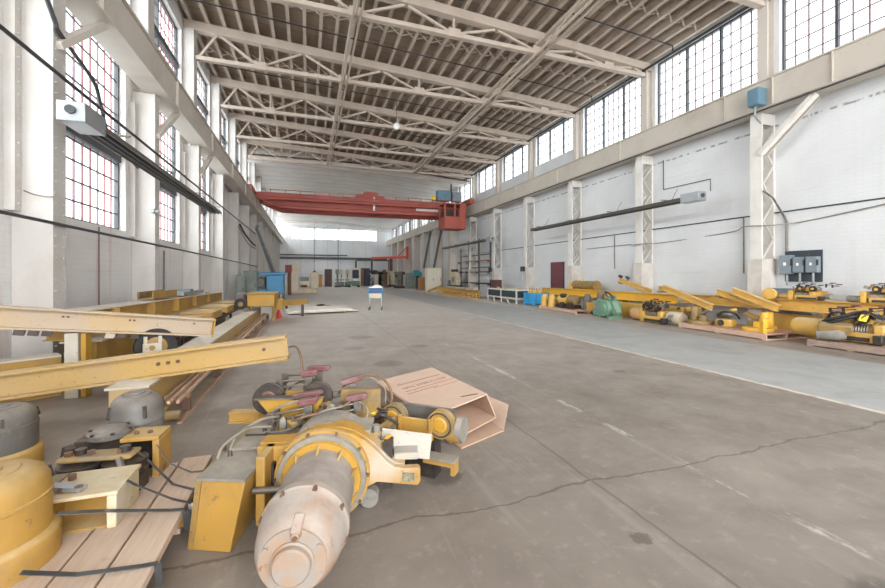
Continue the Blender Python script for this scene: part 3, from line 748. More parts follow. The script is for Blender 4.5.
MB().tube([(0,0,0),(0.02,0.02,-0.3),(0,0.05,-0.5),(0.02,0.0,-0.75),(0.0,0.05,-0.95)],0.008).build('wire', M['cable_dark'], t)
MB().blob((0.01,0.06,-1.0),(0.05,0.06,0.06),3).build('connector', M['dark'], t)
pipe('drop_pipe', 'rusty red drop pipe running down the wall under the nearer tall window', 'pipe', [(XL+0.03,9.6,2.46),(XL+0.03,9.6,0.1)], 0.012, M['muntin_red'], None, 6, 1)
pipe('drop_pipe', 'dark pipe standing on the wall under the second tall window', 'pipe', [(XL+0.04,13.3,2.2),(XL+0.04,13.3,0.95)], 0.014, M['cable_dark'], None, 6, 1)
pipe('wall_cable', 'thin curved cable at the corner of the nearer tall window', 'cable', [(XL+0.3,6.9,2.65),(XL+0.35,7.05,2.62),(CFL+0.03,7.12,2.62),(CFL+0.03,7.15,2.72)], 0.01, M['cable_grey'])
pipe('loop_cable', 'bundle of dark cables sagging from the fifth column of the tall-window wall', 'cable', [(-3.3,22.5,4.1),(-3.2,23.2,3.75),(-3.1,24.2,3.5),(-3.0,25.3,3.3),(-3.0,26.2,3.28)], 0.05, M['cable_dark'])
pipe('loop_cable', 'thin grey cable sagging under the dark bundle by the window wall', 'cable', [(-3.35,22.4,4.0),(-3.22,23.2,3.55),(-3.1,24.4,3.2),(-3.0,26.0,3.1)], 0.03, M['cable_grey'])

# radiant tube heaters
def heater(x, ya, yb, z, label, side):
    t = thing('tube_heater', label, 'heater', (x,ya,z), 0, 'long radiant heaters')
    L = yb-ya
    a = MB(); a.prism([(-0.17,-0.06),(-0.10,0.07),(0.10,0.07),(0.17,-0.06),(0.155,-0.06),(0.09,0.055),(-0.09,0.055),(-0.155,-0.06)], (0,0.55,0), (1,0,0), (0,0,1), L-0.6)
    # prism runs along -y for x cross z; flip
    a.v = [(p[0], 0.55+(0.55-p[1]) if p[1] < 0.55 else p[1], p[2]) for p in a.v]
    a.build('reflector', M['heater'], t)
    for dx in (-0.05, 0.05):
        a = MB(); a.cyl((dx,0.5,-0.03),(dx,L-0.1,-0.03),0.035,n=8); a.build('burner_tube', M['cable_dark'], t)
    a = MB(); a.bb(-0.16,0.16,0,0.6,-0.12,0.15); bx = a.build('burner_box', M['galv'], t, 0.01)
    MB().cyl((0.0,-0.03,0.03),(0.0,-0.001,0.03),0.06).build('air_intake', M['cable_dark'], bx)
    y = 1.2
    while y < L:
        a = MB(); a.bb(-0.25,0.25,y-0.015,y+0.015,0.075,0.10); a.build('hanger_bar', M['steel'], t)
        a = MB()
        a.bar((side*0.2,y,0.10),(side*0.45,y,0.5),0.012,0.012); a.build('hanger_chain', M['steel'], t)
        y += 2.4
    return t
heater(-3.05, 6.7, 15.9, 3.72, 'long grey radiant tube heater hung along the tall windows', -1)
heater(10.9, 8.4, 17.6, 3.8, 'long grey radiant tube heater hung before the blank wall, second and third bays', 1)
heater(10.9, 22.2, 31.6, 3.75, 'more distant grey radiant tube heater hung before the blank wall past the red cab', 1)

# hanging globe lamp
t = thing('globe_lamp', 'white globe lamp hanging on a rod under the roof', 'lamp', (3.85,17.7,8.3))
MB().cyl((0,0,0.14),(0,0,1.30),0.015,n=6).build('rod', M['steel'], t)
MB().lathe((0,0,-0.16),(0,0,1),[(0,0.01),(0.03,0.09),(0.09,0.14),(0.16,0.155),(0.24,0.13),(0.30,0.06)],14).build('globe', M['lampglass'], t)

# dark tie struts in the clerestory wall: leaning struts
def strut(label, p0, p1, w, mt, name='leaning_strut'):
    return tag(MB().bar(p0, p1, w, w*1.0).build(name, mt), label, 'strut', None)
strut('pale grey leaning strut by the tall-window wall behind the blue machine', (-3.1,28.0,4.6),(-2.2,31.0,1.25), 0.22, M['galv'])
strut('dark leaning strut rising behind the ivory cabinet, the one nearer the end wall', (10.6,36.5,2.2),(10.9,35.2,5.6), 0.16, M['flashing'])
strut('dark leaning strut rising behind the ivory cabinet, the one under the red cab', (10.9,34.2,2.2),(10.9,32.0,5.6), 0.16, M['flashing'])

# ------------------------------------------------------------------ overhead crane
t = thing('overhead_crane', 'red overhead travelling crane bridging the hall below the roof', 'overhead crane', (0,27.9,0))
xa, xb = -3.12, 11.17
def belly(x):    # depth of the fish-bellied girder
    q = (x-xa)/(xb-xa); return 5.98-0.14*min(1.0, 4*q*(1-q)+0.0)
for dy, nm in ((0.0,'bridge_girder'),(1.9,'bridge_girder')):
    n = 20; top = 6.78
    o1 = [(xa+(xb-xa)*i/n, top) for i in range(n+1)]
    o2 = [(xa+(xb-xa)*i/n, 6.45 if i in (0,n) else 5.88+ (0.25 if i in (1,n-1) else 0.0) - 0.06*math.sin(math.pi*i/n)) for i in range(n,-1,-1)]
    a = MB(); a.prism(o1+o2, (0,dy,0), (1,0,0), (0,0,1), 0.3); a.build(nm, M['red_crane'], t, 0.01)
    a = MB(); a.bb(-3.5, 11.55, dy-0.36, dy+0.06, top, top+0.04); a.build('top_plate', M['red_crane'], t)
    a = MB(); a.bb(xa+0.1, xb-0.1, dy-0.18, dy-0.12, top+0.04, top+0.1); a.build('trolley_rail', M['steel'], t)
a = MB(); a.bb(xa+0.6, xb-0.6, -1.0, -0.36, 6.42, 6.46); a.bb(xa+0.6, xb-0.6, -1.0, -0.97, 6.30, 6.62); a.build('walkway', M['red_crane'], t)
a = MB(); a.bb(xa+0.4, xb-0.4, -0.42, -0.302, 6.02, 6.10); a.build('belly_ledge', M['red_crane'], t)
for i in range(15):
    x = xa+0.9+i*(xb-xa-1.8)/14
    a = MB(); a.bb(x-0.02, x+0.02, -1.0, -0.96, 6.46, 6.92); a.build('rail_post', M['red_crane'], t)
for z in (6.68, 6.9):
    a = MB(); a.bb(xa+0.8, xb-0.8, -0.995, -0.965, z-0.02, z+0.02); a.build('hand_rail', M['red_crane'], t)
for x in (-3.46, 11.51):
    a = MB(); a.bb(x-0.2, x+0.2, -1.1, 3.0, 6.76, 7.12); a.build('end_truck', M['red_crane'], t, 0.02)
    for yy in (-0.8, 2.7):
        a = MB(); a.cyl((x-0.1,yy,6.88),(x+0.1,yy,6.88),0.18); a.build('truck_wheel', M['dark'], t)
# trolley
a = MB(); a.bb(3.2, 5.1, -0.4, 2.2, 6.89, 7.05); tr = a.build('trolley_frame', M['red_crane'], t, 0.01)
MB().bb(3.75,4.7,-0.1,1.2,7.05,7.34).build('hoist_cover', M['red_crane'], tr, 0.03)
MB().cyl((3.3,0.9,7.2),(3.7,0.9,7.2),0.14).build('trolley_motor', M['dark'], tr)
MB().bb(4.28,4.42,-0.62,-0.5,5.95,6.9).build('hook_block', M['galv'], tr)
MB().bb(3.1,5.2,-0.46,-0.4,6.62,6.88).build('apron', M['red_crane'], tr)
# power box group
for (x0,x1,z1,mt,nm) in ((8.9,9.9,7.65,'blue_box','control_cabinet'),(10.05,10.75,7.6,'grey_box','resistor_cabinet')):
    MB().bb(x0,x1,-0.9,-0.38,6.9,z1).build(nm, M[mt], t, 0.02)
MB().bb(8.5,8.75,-0.85,-0.45,6.9,7.2).build('warning_light', M['tag_yellow'], t)
MB().bb(9.93,10.03,-0.8,-0.7,6.9,8.2).build('post', M['dark'], t)
# hanging festoon of pale blocks
MB().bb(7.4,9.9,-0.45,-0.40,6.13,6.3).build('cable_festoon', M['white_paint'], t)
# cab
cx0, cx1, cy0, cy1, cz0, cz1 = 9.0, 10.6, -2.1, -0.75, 4.75, 6.55
a = MB(); a.bb(cx0,cx1,cy0,cy1,cz0,cz0+0.08); cab = a.build('cab', M['red_crane'], t)
MB().bb(cx0,cx1,cy0,cy1,cz1-0.08,cz1).build('cab_roof', M['red_crane'], cab)
for (x,y) in ((cx0,cy0),(cx1-0.1,cy0),(cx0,cy1-0.1),(cx1-0.1,cy1-0.1),(cx0+0.72,cy0)):
    MB().bb(x,x+0.1,y,y+0.1,cz0+0.08,cz1-0.08).build('cab_post', M['red_crane'], cab)
MB().bb(cx0+0.1,cx1-0.1,cy0+0.02,cy0+0.06,cz0+0.08,cz0+0.85).build('cab_panel', M['red_crane'], cab)
MB().bb(cx0+0.02,cx0+0.06,cy0+0.1,cy1-0.1,cz0+0.08,cz0+0.85).build('cab_panel', M['red_crane'], cab)
MB().bb(cx1-0.45,cx1-0.1,cy0+0.02,cy0+0.06,cz0+0.85,cz1-0.1).build('cab_panel', M['red_crane'], cab)
MB().bb(cx0+0.12,cx1-0.12,cy1-0.08,cy1-0.04,cz0+0.1,cz1-0.1).build('cab_back', M['maroon_box'], cab)
MB().bb(cx0+0.2,cx1-0.2,cy1-0.4,cy1-0.12,cz0+0.1,cz0+1.3).build('controller', M['dark'], cab)
for x in (cx0+0.2, cx1-0.3):
    MB().bb(x,x+0.1,-0.9,-0.8,cz1,6.75).build('cab_hanger', M['red_crane'], cab)
MB().bb(cx0+0.1,cx1,-0.9,-0.05,6.5,6.76).build('cab_bracket', M['red_crane'], cab)
# ------------------------------------------------------------------ near hoist on the floor
def ribbon(pts, wdt, th, name, mt, parent=None):
    a = MB()
    for p, q in zip(pts[:-1], pts[1:]): a.bar(p, q, wdt, th)
    return a.build(name, mt, parent)
def mtx(loc, rz=0, rx=0, ry=0): return Matrix.Translation(Vector(loc)) @ Euler((R(rx),R(ry),R(rz))).to_matrix().to_4x4()

H = thing('crane_hoist', 'large dismantled yellow hoist lying before the cardboard with a chalky grey motor', 'crane hoist', (0.08,2.5,0), R(-15))
mo, md = Vector((0.007,-0.05,0.27)), Vector((0.057,-0.998,0)).normalized()
MB().lathe(mo, md, [(0,0.15),(0.001,0.198),(0.30,0.2),(0.385,0.2),(0.386,0.19)], 40).build('motor_housing', M['motor_mauve'], H)
MB().lathe(mo, md, [(0.388,0.19),(0.389,0.211),(0.40,0.214),(0.445,0.214),(0.455,0.206),(0.50,0.201),(0.56,0.190),(0.61,0.174),(0.64,0.158),(0.652,0.149),(0.655,0.146),(0.657,0.10)], 40).build('end_bell', M['motor_white'], H)
MB().lathe(mo, md, [(0.658,0.092),(0.672,0.091),(0.677,0.082),(0.70,0.08),(0.708,0.072),(0.709,0.02)], 32).build('motor_cap', M['motor_rust'], H)
MB().lathe(mo, md, [(0.6571,0.142),(0.664,0.140),(0.665,0.095)], 36).build('end_ring', M['motor_rust'], H)
sx = md.cross(Vector((0,0,1))).normalized()
def mpt(t, r, a): return mo + md*t + sx*(r*math.cos(a)) + Vector((0,0,1))*(r*math.sin(a))
for a_ in (20, 62, 105, 150, 195, 345):
    a = MB(); a.cyl(mpt(0.44,0.205,R(a_)), mpt(0.472,0.205,R(a_)), 0.013, 0.011, n=8); a.build('bolt', M['rust'], H)
a = MB(); a.bar(mpt(0.60,0.165,R(97)), mpt(0.672,0.118,R(97)), 0.045, 0.04); a.cyl(mpt(0.655,0.118,R(97)),mpt(0.69,0.118,R(97)),0.019,n=12); lug = a.build('grease_lug', M['motor_white'], H, 0.004)
MB().cyl(mpt(0.688,0.118,R(97)),mpt(0.696,0.118,R(97)),0.011,n=8).build('plug', M['rust'], lug)
for a_ in (150, 30, 272):
    a = MB(); a.cyl(mpt(0.655,0.128,R(a_)), mpt(0.672,0.128,R(a_)), 0.012, 0.01, n=6); a.build('bolt', M['motor_rust'], H)
MB().lathe(mo, -md, [(-0.012,0.20),(-0.0119,0.232),(0.022,0.236),(0.024,0.19)], 40).build('motor_flange', M['yellow_bright'], H)
MB().lathe(mo, -md, [(0.022,0.2),(0.0221,0.262),(0.055,0.266),(0.056,0.19)], 36).build('flange_neck', M['grey_dusty'], H)
MB().lathe(mo, -md, [(0.055,0.19),(0.0551,0.283),(0.085,0.286),(0.087,0.2)], 40).build('gear_flange', M['yellow'], H)
for i in range(10):
    an = R(18+36*i)
    p0, p1 = mpt(0.012,0.215,an), mpt(0.012,0.25,an)
    a = MB(); a.prism([(0.0,0.199),(0.085,0.199),(0.0,0.230)], mo+md*0.012, md, (sx*math.cos(an)+Vector((0,0,math.sin(an)))), 0.012); a.build('gusset', M['yellow'], H)
    an2 = an+R(18)
    a = MB(); a.cyl(mpt(-0.056,0.274,an2), mpt(-0.036,0.274,an2), 0.010, n=6); a.build('bolt', M['rust'], H)
# arched side plate
arch = [(0.585,0.175),(0.60,0.2),(0.60,0.275),(0.585,0.288),(0.50,0.285),(0.44,0.293),(0.40,0.32),(0.344,0.38),(0.30,0.425),(0.252,0.465),(0.18,0.508),(0.108,0.530),(0.02,0.536),(-0.06,0.526),(-0.11,0.508),(-0.15,0.482),(-0.19,0.458),(-0.26,0.445),(-0.40,0.445),(-0.40,0.355),(-0.29,0.35),(-0.25,0.22),(-0.12,0.11),(0.08,0.09),(0.22,0.15),(0.33,0.205)]
MB().prism(arch, (0,0.10,0), (1,0,0), (0,0,1), 0.055).build('arched_plate', M['arch'], H, 0.006)
n = len(arch); top = arch[4:19]
a = MB()
for (p, q) in zip(top[:-1], top[1:]): a.bar((p[0],0.16,p[1]),(q[0],0.16,q[1]),0.12,0.012)
a.build('plate_rim', M['arch'], H)
MB().box((0.525,0.0415,0.232),(0.075,0.006,0.052),(0,R(3),0)).build('name_plate', M['label_grey'], H)
MB().cyl((0.27,0.12,0.062),(0.27,0.2,0.062),0.06,n=20).build('foot_roller', M['grey_dusty'], H)
MB().bb(0.43,0.585,0.15,0.30,0.289,0.335).build('foot_block', M['guard'], H, 0.006)
MB().bb(0.36,0.42,0.12,0.26,0.12,0.40).build('web_stay', M['dark'], H)
# gear case
s = 0.045
a = MB(); a.hexa([(-0.665,-0.20,0.0),(-0.43,-0.24,0.0),(-0.40,0.62,0.02),(-0.665,0.62,0.02),(-0.665+s,-0.19,0.375),(-0.40+s,-0.23,0.375),(-0.40+s,0.62,0.375),(-0.665+s,0.62,0.375)])
gc = a.build('gear_case', M['yellow'], H, 0.006)
a = MB(); a.hexa([(-0.675,-0.195,0.0),(-0.640,-0.205,0.0),(-0.640,0.63,0.02),(-0.675,0.63,0.02),(-0.675+s,-0.195,0.39),(-0.640+s,-0.205,0.39),(-0.640+s,0.63,0.39),(-0.675+s,0.63,0.39)])
a.build('case_flange', M['grimy'], gc)
a = MB(); a.hexa([(-0.625,-0.205,0.376),(-0.352,-0.238,0.376),(-0.345,0.66,0.376),(-0.59,0.66,0.376),(-0.625,-0.205,0.392),(-0.352,-0.238,0.392),(-0.345,0.66,0.392),(-0.59,0.66,0.392)])
a.build('case_lid', M['grey_dusty'], H)
MB().bb(-0.60,-0.35,0.36,0.372,0.392,0.40).build('lid_seam', M['dark'], H)
for (x,y) in ((-0.565,0.06),(-0.64,0.14),(-0.5,0.44)):
    MB().cyl((x,y,0.392),(x,y,0.43),0.016,0.008,n=8).build('lid_latch', M['dark'], H)
MB().bb(-0.352,-0.30,-0.10,0.10,0.05,0.445).build('case_bracket', M['yellow'], H, 0.006)
MB().cyl((-0.36,-0.11,0.262),(-0.17,-0.11,0.268),0.019,n=12).build('tie_shaft', M['steel'], H)
MB().bb(-0.30,-0.285,0.0,0.30,0.0,0.36).build('inner_web', M['dark'], H)
# drum with covers
MB().lathe((0,0.165,0.29),(0,1,0),[(0,0.1),(0.001,0.20),(0.55,0.20),(0.551,0.1)],32).build('rope_drum', M['grimy'], H)
a = MB()
for i in range(10):
    t0, t1 = R(35+11*i), R(35+11*(i+1))
    a.bar((0.272*math.cos(t0),0.28,0.29+0.25*math.sin(t0)),(0.272*math.cos(t1),0.28,0.29+0.25*math.sin(t1)),0.23,0.01,up=(math.cos(t0),0,math.sin(t0)))
a.build('drum_cover', M['grey_dusty'], H)
MB().bb(0.175,0.275,0.17,0.42,0.455,0.48).build('cover_plate', M['grey_dusty'], H, 0.005)
MB().bar((0.22,0.17,0.33),(0.46,0.62,0.33),0.02,0.22).build('side_plate', M['grimy'], H)
MB().bar((0.10,0.66,0.36),(0.42,0.74,0.36),0.02,0.24).build('end_plate', M['rust'], H)
MB().bb(-0.52,0.16,0.70,0.74,0.02,0.42).build('rear_frame', M['grimy'], H)
MB().ibeam((-0.88,0.765,0.345),(-0.30,0.765,0.345),0.085,0.085,0.014,0.05).build('channel_stub', M['yellow'], H)
# brake valve and bits in front of the drum
MB().blob((0.30,0.28,0.405),(0.035,0.035,0.05),5).build('brake_coil', M['grimy'], H)
MB().cyl((0.30,0.28,0.44),(0.30,0.28,0.475),0.026).build('coil_cap', M['grey_dusty'], H)
MB().tube([(0.22,0.22,0.36),(0.28,0.2,0.34),(0.34,0.22,0.37),(0.40,0.25,0.42)],0.016).build('brake_lever', M['yellow_bright'], H)
for i in range(4):
    MB().tube([(0.33+0.02*i,0.23,0.40),(0.345+0.02*i,0.2,0.33),(0.37+0.02*i,0.18,0.295)],0.008).build('rope_strand', M['dark'], H)
# wheel sets
def rail_wheel(c, T, r, w, name, parent, mt_tread, mt_hub):
    c = Vector(c)
    o = MB().lathe(c-Vector((0,w/2,0)), (0,1,0), [(0,r*0.55),(0.001,r),(w*0.18,r),(w*0.24,r*0.86),(w*0.76,r*0.86),(w*0.82,r),(w-0.001,r),(w,r*0.55)], 32, T).build(name, mt_tread, parent)
    MB().lathe(c-Vector((0,w/2+0.012,0)), (0,1,0), [(0,r*0.2),(0.001,r*0.45),(0.012,r*0.56),(0.014,r*0.72),(0.02,r*0.74),(0.022,r*0.3)], 28, T).build('wheel_hub', mt_hub, o)
    return o
T2 = mtx((0.62,0.59,0.40), -26)
for x in (-0.20, 0.19):
    rail_wheel((x,-0.07,0.01), T2, 0.102, 0.075, 'trolley_wheel', H, M['grimy'], M['yellow_bright'])
    MB().torus((x,-0.108,0.01),(0,1,0),0.085,0.006,28,6,T2).build('wheel_ring', M['dark'], H)
a = MB(); a.hexa([(-0.12,-0.115,-0.11),(0.13,-0.115,-0.11),(0.13,-0.09,-0.11),(-0.12,-0.09,-0.11),(-0.13,-0.115,0.035),(0.14,-0.115,0.035),(0.14,-0.09,0.035),(-0.13,-0.09,0.035)],T2); a.build('trolley_plate', M['yellow'], H, 0.004)
for x in (-0.125, 0.125): MB().bb(x-0.01,x+0.01,-0.14,-0.09,-0.11,0.05,T2).build('plate_rib', M['yellow'], H)
MB().bb(-0.22,0.24,0.05,0.085,-0.02,0.075,T2).build('trolley_plate', M['grey_dark'], H)
MB().cyl((-0.2,-0.115,-0.02),(-0.2,-0.16,-0.02),0.028,n=12,M=T2).build('axle_end', M['dark'], H)
MB().lathe((0.235,-0.02,-0.045),(1,0,0),[(0,0.06),(0.001,0.085),(0.09,0.085),(0.10,0.075),(0.101,0.03)],24,T2).build('trolley_motor', M['yellow'], H)
MB().lathe((0.30,-0.02,-0.03),(1,0,0),[(0,0.06),(0.001,0.09),(0.05,0.09),(0.051,0.03)],24,T2).build('motor_band', M['grey_dusty'], H)
TP = T2 @ mtx((0.03,-0.33,-0.05), 22, -30, 7)
MB().bb(-0.175,0.175,-0.008,0.008,-0.09,0.06,TP).build('white_guard', M['guard'], H, 0.004)
MB().bb(-0.175,0.175,-0.004,0.05,0.0601,0.072,TP).build('guard_fold', M['guard'], H)
MB().bb(0.10,0.34,-0.20,-0.12,-0.235,-0.20,T2).build('outrigger', M['yellow'], H)
MB().bb(0.10,0.34,-0.21,-0.11,-0.20,-0.185,T2).build('outrigger_cap', M['grey_dusty'], H)
MB().bb(-0.14,0.14,-0.08,0.04,-0.40,-0.12,T2).build('trolley_foot', M['dark'], H)
MB().bb(0.31,0.34,-0.2,-0.12,-0.29,-0.235,T2).build('outrigger', M['yellow'], H)
T3 = mtx((-0.36,0.62,0.565), 4)
for x in (-0.175, 0.18):
    rail_wheel((x,0.02,0), T3, 0.112, 0.07, 'trolley_wheel', H, M['dark'], M['wheel_rust'])
a = MB(); a.prism([(-0.23,0.03),(0.24,0.02),(0.15,-0.17),(-0.08,-0.17)], (0,-0.075,0), (1,0,0), (0,0,1), 0.015, T3); a.build('trolley_plate', M['yellow_bright'], H)
MB().bb(-0.24,0.25,-0.12,-0.06,0.03,0.042,T3).build('plate_flange', M['steel'], H)
MB().bb(-0.2,0.22,0.09,0.11,-0.15,0.03,T3).build('trolley_plate', M['yellow'], H)
MB().cyl((-0.05,-0.2,-0.15),(0.10,-0.12,-0.15),0.05,n=12,M=T3).build('brake_cylinder', M['yellow'], H)
MB().bb(-0.1,0.2,-0.1,0.1,-0.2,-0.12,T3).build('trolley_base', M['grimy'], H)
# current collector arms
def collector(T, L, shoe=0.085, tone='red_shoe'):
    a = MB(); a.cyl((0,0,0),(L,0,0.012),0.010,n=8,M=T); a.cyl((0.01,0,-0.045),(L,0,-0.03),0.010,n=8,M=T)
    a.bb(-0.022,0.028,-0.02,0.02,-0.06,0.018,T); a.bb(L-0.02,L+0.035,-0.022,0.022,-0.05,0.03,T)
    o = a.build('collector_arm', M['steel'], H, 0.003)
    MB().cyl((0.0,0.0,-0.17),(0,0,-0.06),0.016,n=8,M=T).build('arm_post', M['steel'], o)
    q = MB(); q.prism([(-shoe,0.012),(-shoe*0.75,-0.012),(shoe*0.75,-0.012),(shoe,0.012),(shoe*0.8,0.028),(-shoe*0.8,0.028)], (L+0.01,0.028,0.048), (1,0,0), (0,0,1), 0.056, T)
    q.build('collector_shoe', M[tone], o, 0.005)
    MB().bb(L-0.012,L+0.03,-0.016,0.016,0.03,0.05,T).build('shoe_mount', M['dark'], o)
collector(mtx((-0.52,0.93,0.66), 2), 0.27, 0.10)
collector(mtx((-0.50,0.74,0.66), 0, 0, -2), 0.22, 0.07)
collector(mtx((-0.45,0.56,0.52), -4, 0, -9), 0.22, 0.12)
collector(mtx((-0.46,0.44,0.50), 2, 0, -8), 0.26, 0.075)
collector(mtx((-0.20,0.69,0.55), 4, 0, -14), 0.28, 0.10)
collector(mtx((-0.12,0.48,0.51), 3, 0, -8), 0.26, 0.085)
MB().tube([(-0.62,0.02,0.393),(-0.60,0.06,0.46),(-0.52,0.2,0.50),(-0.42,0.34,0.46)],0.009).build('hose', M['cable_grey'], H)
MB().tube([(-0.60,0.14,0.393),(-0.58,0.2,0.47),(-0.48,0.3,0.52),(-0.40,0.42,0.5)],0.009).build('hose', M['cable_grey'], H)
MB().tube([(-0.57,0.06,0.43),(-0.40,0.1,0.42),(-0.25,0.2,0.42),(-0.16,0.3,0.45)],0.008).build('hose', M['cable_grey'], H)
MB().tube([(-0.27,0.50,0.56),(-0.22,0.44,0.50),(-0.28,0.34,0.44),(-0.42,0.30,0.42)],0.010).build('hose', M['cable_grey'], H)
MB().tube([(-0.14,0.58,0.56),(-0.12,0.5,0.48),(-0.22,0.36,0.43),(-0.36,0.26,0.42)],0.014).build('hose', M['cable'], H)
MB().tube([(0.14,0.5,0.58),(0.21,0.46,0.54),(0.22,0.42,0.48),(0.14,0.38,0.46)],0.008).build('hose', M['cable_grey'], H)
MB().tube([(-0.04,0.72,0.56),(0.03,0.76,0.64),(0.14,0.78,0.69),(0.26,0.80,0.68),(0.34,0.78,0.62),(0.38,0.74,0.53),(0.36,0.68,0.44)],0.011).build('cable_loop', M['cable'], H)
MB().tube([(0.0,0.76,0.58),(0.1,0.8,0.66),(0.22,0.8,0.66),(0.32,0.78,0.58),(0.33,0.72,0.48)],0.006).build('cable_loop', M['cable_grey'], H)
for pts, r_, mt_ in (([(-0.50,0.50,0.46),(-0.40,0.42,0.56),(-0.26,0.44,0.60),(-0.16,0.52,0.56)],0.008,'cable_grey'),([(-0.30,0.36,0.46),(-0.20,0.34,0.52),(-0.08,0.40,0.53),(0.02,0.52,0.56)],0.010,'cable'),
    ([(-0.44,0.30,0.43),(-0.34,0.24,0.45),(-0.24,0.30,0.46),(-0.20,0.42,0.50)],0.007,'cable_dark'),([(-0.10,0.36,0.54),(-0.02,0.34,0.57),(0.06,0.40,0.57),(0.10,0.50,0.58)],0.007,'cable_grey'),([(0.26,0.46,0.46),(0.33,0.40,0.50),(0.38,0.44,0.46),(0.44,0.48,0.40)],0.010,'cable_dark'),
    ([(-0.52,0.92,0.50),(-0.44,0.98,0.58),(-0.30,0.98,0.60),(-0.16,0.90,0.56)],0.009,'cable')):
    MB().tube(pts, r_).build('hose', M[mt_], H)
for (x,y,z,sz,mt_) in ((-0.28,0.36,0.46,0.05,'grimy'),(-0.44,0.52,0.47,0.05,'steel'),(-0.12,0.62,0.50,0.06,'grimy'),(0.12,0.56,0.52,0.05,'dark'),(-0.30,0.84,0.50,0.06,'yellow'),(0.02,0.50,0.535,0.035,'steel'),(0.40,0.36,0.38,0.05,'grimy')):
    MB().box((x,y,z),(sz*1.4,sz,sz*1.2),(0.2,0.1,x*3)).build('valve_block', M[mt_], H, 0.006)
    MB().cyl((x,y,z+sz*0.5),(x+0.01,y,z+sz*1.1),sz*0.28,n=10).build('valve_cap', M['steel'], H)
for x in (-0.50,-0.06): MB().cyl((x,0.62,0.40),(x,0.62,0.52),0.02,n=8).build('stand_post', M['steel'], H)
for i in range(4):
    MB().torus((0.33,0.66,0.40+0.02*i),(0.1,0.2,1),0.06+0.006*(i%2),0.009,18,6).build('cable_coil', M['dark'], H)
MB().box((0.235,0.64,0.49),(0.075,0.004,0.12),(R(-20),R(10),R(-10))).build('paper_tag', M['tag_yellow'], H)
MB().blob((-0.36,0.40,0.455),(0.03,0.03,0.05),8).build('insulator', M['grey_dusty'], H)
MB().blob((-0.03,0.42,0.545),(0.032,0.03,0.04),9).build('insulator', M['grey_dusty'], H)
MB().bb(0.02,0.2,0.60,0.64,0.44,0.52).build('bar_stub', M['grimy'], H)
MB().box((0.05,0.93,0.58),(0.03,0.05,0.14),(0,R(35),0)).build('yellow_stop', M['orange'], H)
MB().bb(0.0,0.3,0.62,0.66,0.40,0.62).build('junction_panel', M['grimy'], H)

# sheet of paper on the floor side of the hoist
o = MB().box((0.545,3.40,0.345),(0.17,0.11,0.003),(R(18),R(-4),R(14))).build('paper_sheet', M['paper']); tag(o, 'small white paper sheet lying between the yellow hoist and the cardboard', 'paper')

# ------------------------------------------------------------------ collapsed cardboard boxes
t = thing('cardboard_box', 'open collapsed cardboard box with printed lines lying behind the hoist', 'cardboard box', (0,0,0))
A, B, C_, D_ = Vector((0.74,4.45,0.30)), Vector((1.49,4.76,0.33)), Vector((1.73,3.64,0.30)), Vector((1.02,3.30,0.26))
_n = (B-A).cross(D_-A); C_.z = A.z - (_n.x*(C_.x-A.x)+_n.y*(C_.y-A.y))/_n.z
dz = Vector((0.05,-0.10,-0.205)); th = Vector((0,0,0.012))
a = MB(); a.hexa([A-th,D_-th,C_-th,B-th,A,D_,C_,B]); tp = a.build('box_top', M['card'], t)
Bb, Cb, Ab, Db = B+dz, C_+dz, A+dz+Vector((0.1,0,0)), D_+dz+Vector((0.1,0,0))
thx = Vector((0.012,0.004,0))
a = MB(); a.hexa([Bb-thx,Cb-thx,Cb,Bb,B-thx-th,C_-thx-th,C_-th,B-th]); a.build('box_side', M['card_in'], t)
a = MB(); a.hexa([Ab-th,Db-th,Cb-th,Bb-th,Ab,Db,Cb,Bb]); a.build('box_bottom', M['card_in'], t)
a = MB(); a.hexa([Ab-thx,Db-thx,Db,Ab,A-thx-th,D_-thx-th,D_-th,A-th]); a.build('box_side', M['card_in'], t)
uy = (D_-A).normalized(); ux = (B-A).normalized()
def on_top(u, v, h=0.0012): return A + (B-A)*u + (D_-A)*v + Vector((0,0,h))
a = MB(); a.bar(on_top(0.62,0.86,0.001), on_top(0.86,0.905,0.001), 0.018, 0.003); a.build('hand_slot', M['dark'], tp)
# printed lines, read from the far side of the box
def text_on(txt, u, v, size, par):
    cu = bpy.data.curves.new('lettering', 'FONT'); cu.body = txt; cu.size = size; cu.align_x = 'CENTER'; cu.extrude = 0.0006
    tmp = bpy.data.objects.new('lettering', cu); COL.objects.link(tmp)
    dg = bpy.context.evaluated_depsgraph_get(); me = bpy.data.meshes.new_from_object(tmp.evaluated_get(dg))
    COL.objects.unlink(tmp); bpy.data.objects.remove(tmp)
    me.materials.clear(); me.materials.append(M['ink'])
    o = bpy.data.objects.new('lettering', me); COL.objects.link(o); o.parent = par
    nz = (D_-A).cross(B-A).normalized(); xx = -(B-A).normalized(); yy = nz.cross(xx).normalized()
    p = on_top(u, v, 0.0015)
    o.matrix_local = Matrix(((xx.x,yy.x,nz.x,p.x),(xx.y,yy.y,nz.y,p.y),(xx.z,yy.z,nz.z,p.z),(0,0,0,1)))
    return o
text_on('BOX UCBEAT TOM', 0.52, 0.34, 0.07, tp)
def print_line(v, u0, u1, h, mt):
    # a line of print too small and faded to read: short ink dashes of uneven length
    rr = random.Random(int(v*1000)); a = MB(); u = u0
    while u < u1:
        du = rr.uniform(0.012, 0.03)
        p, q = on_top(u, v, 0.0012), on_top(min(u+du,u1), v, 0.0012)
        a.bar(p, q, h, 0.0012); u += du + rr.uniform(0.006, 0.014)
    return a.build('printed_line', M[mt], tp)
print_line(0.25, 0.16, 0.90, 0.022, 'ink'); print_line(0.44, 0.14, 0.98, 0.022, 'ink_pink'); print_line(0.50, 0.12, 0.62, 0.020, 'ink_pink'); print_line(0.53, 0.52, 0.96, 0.018, 'ink_pink')
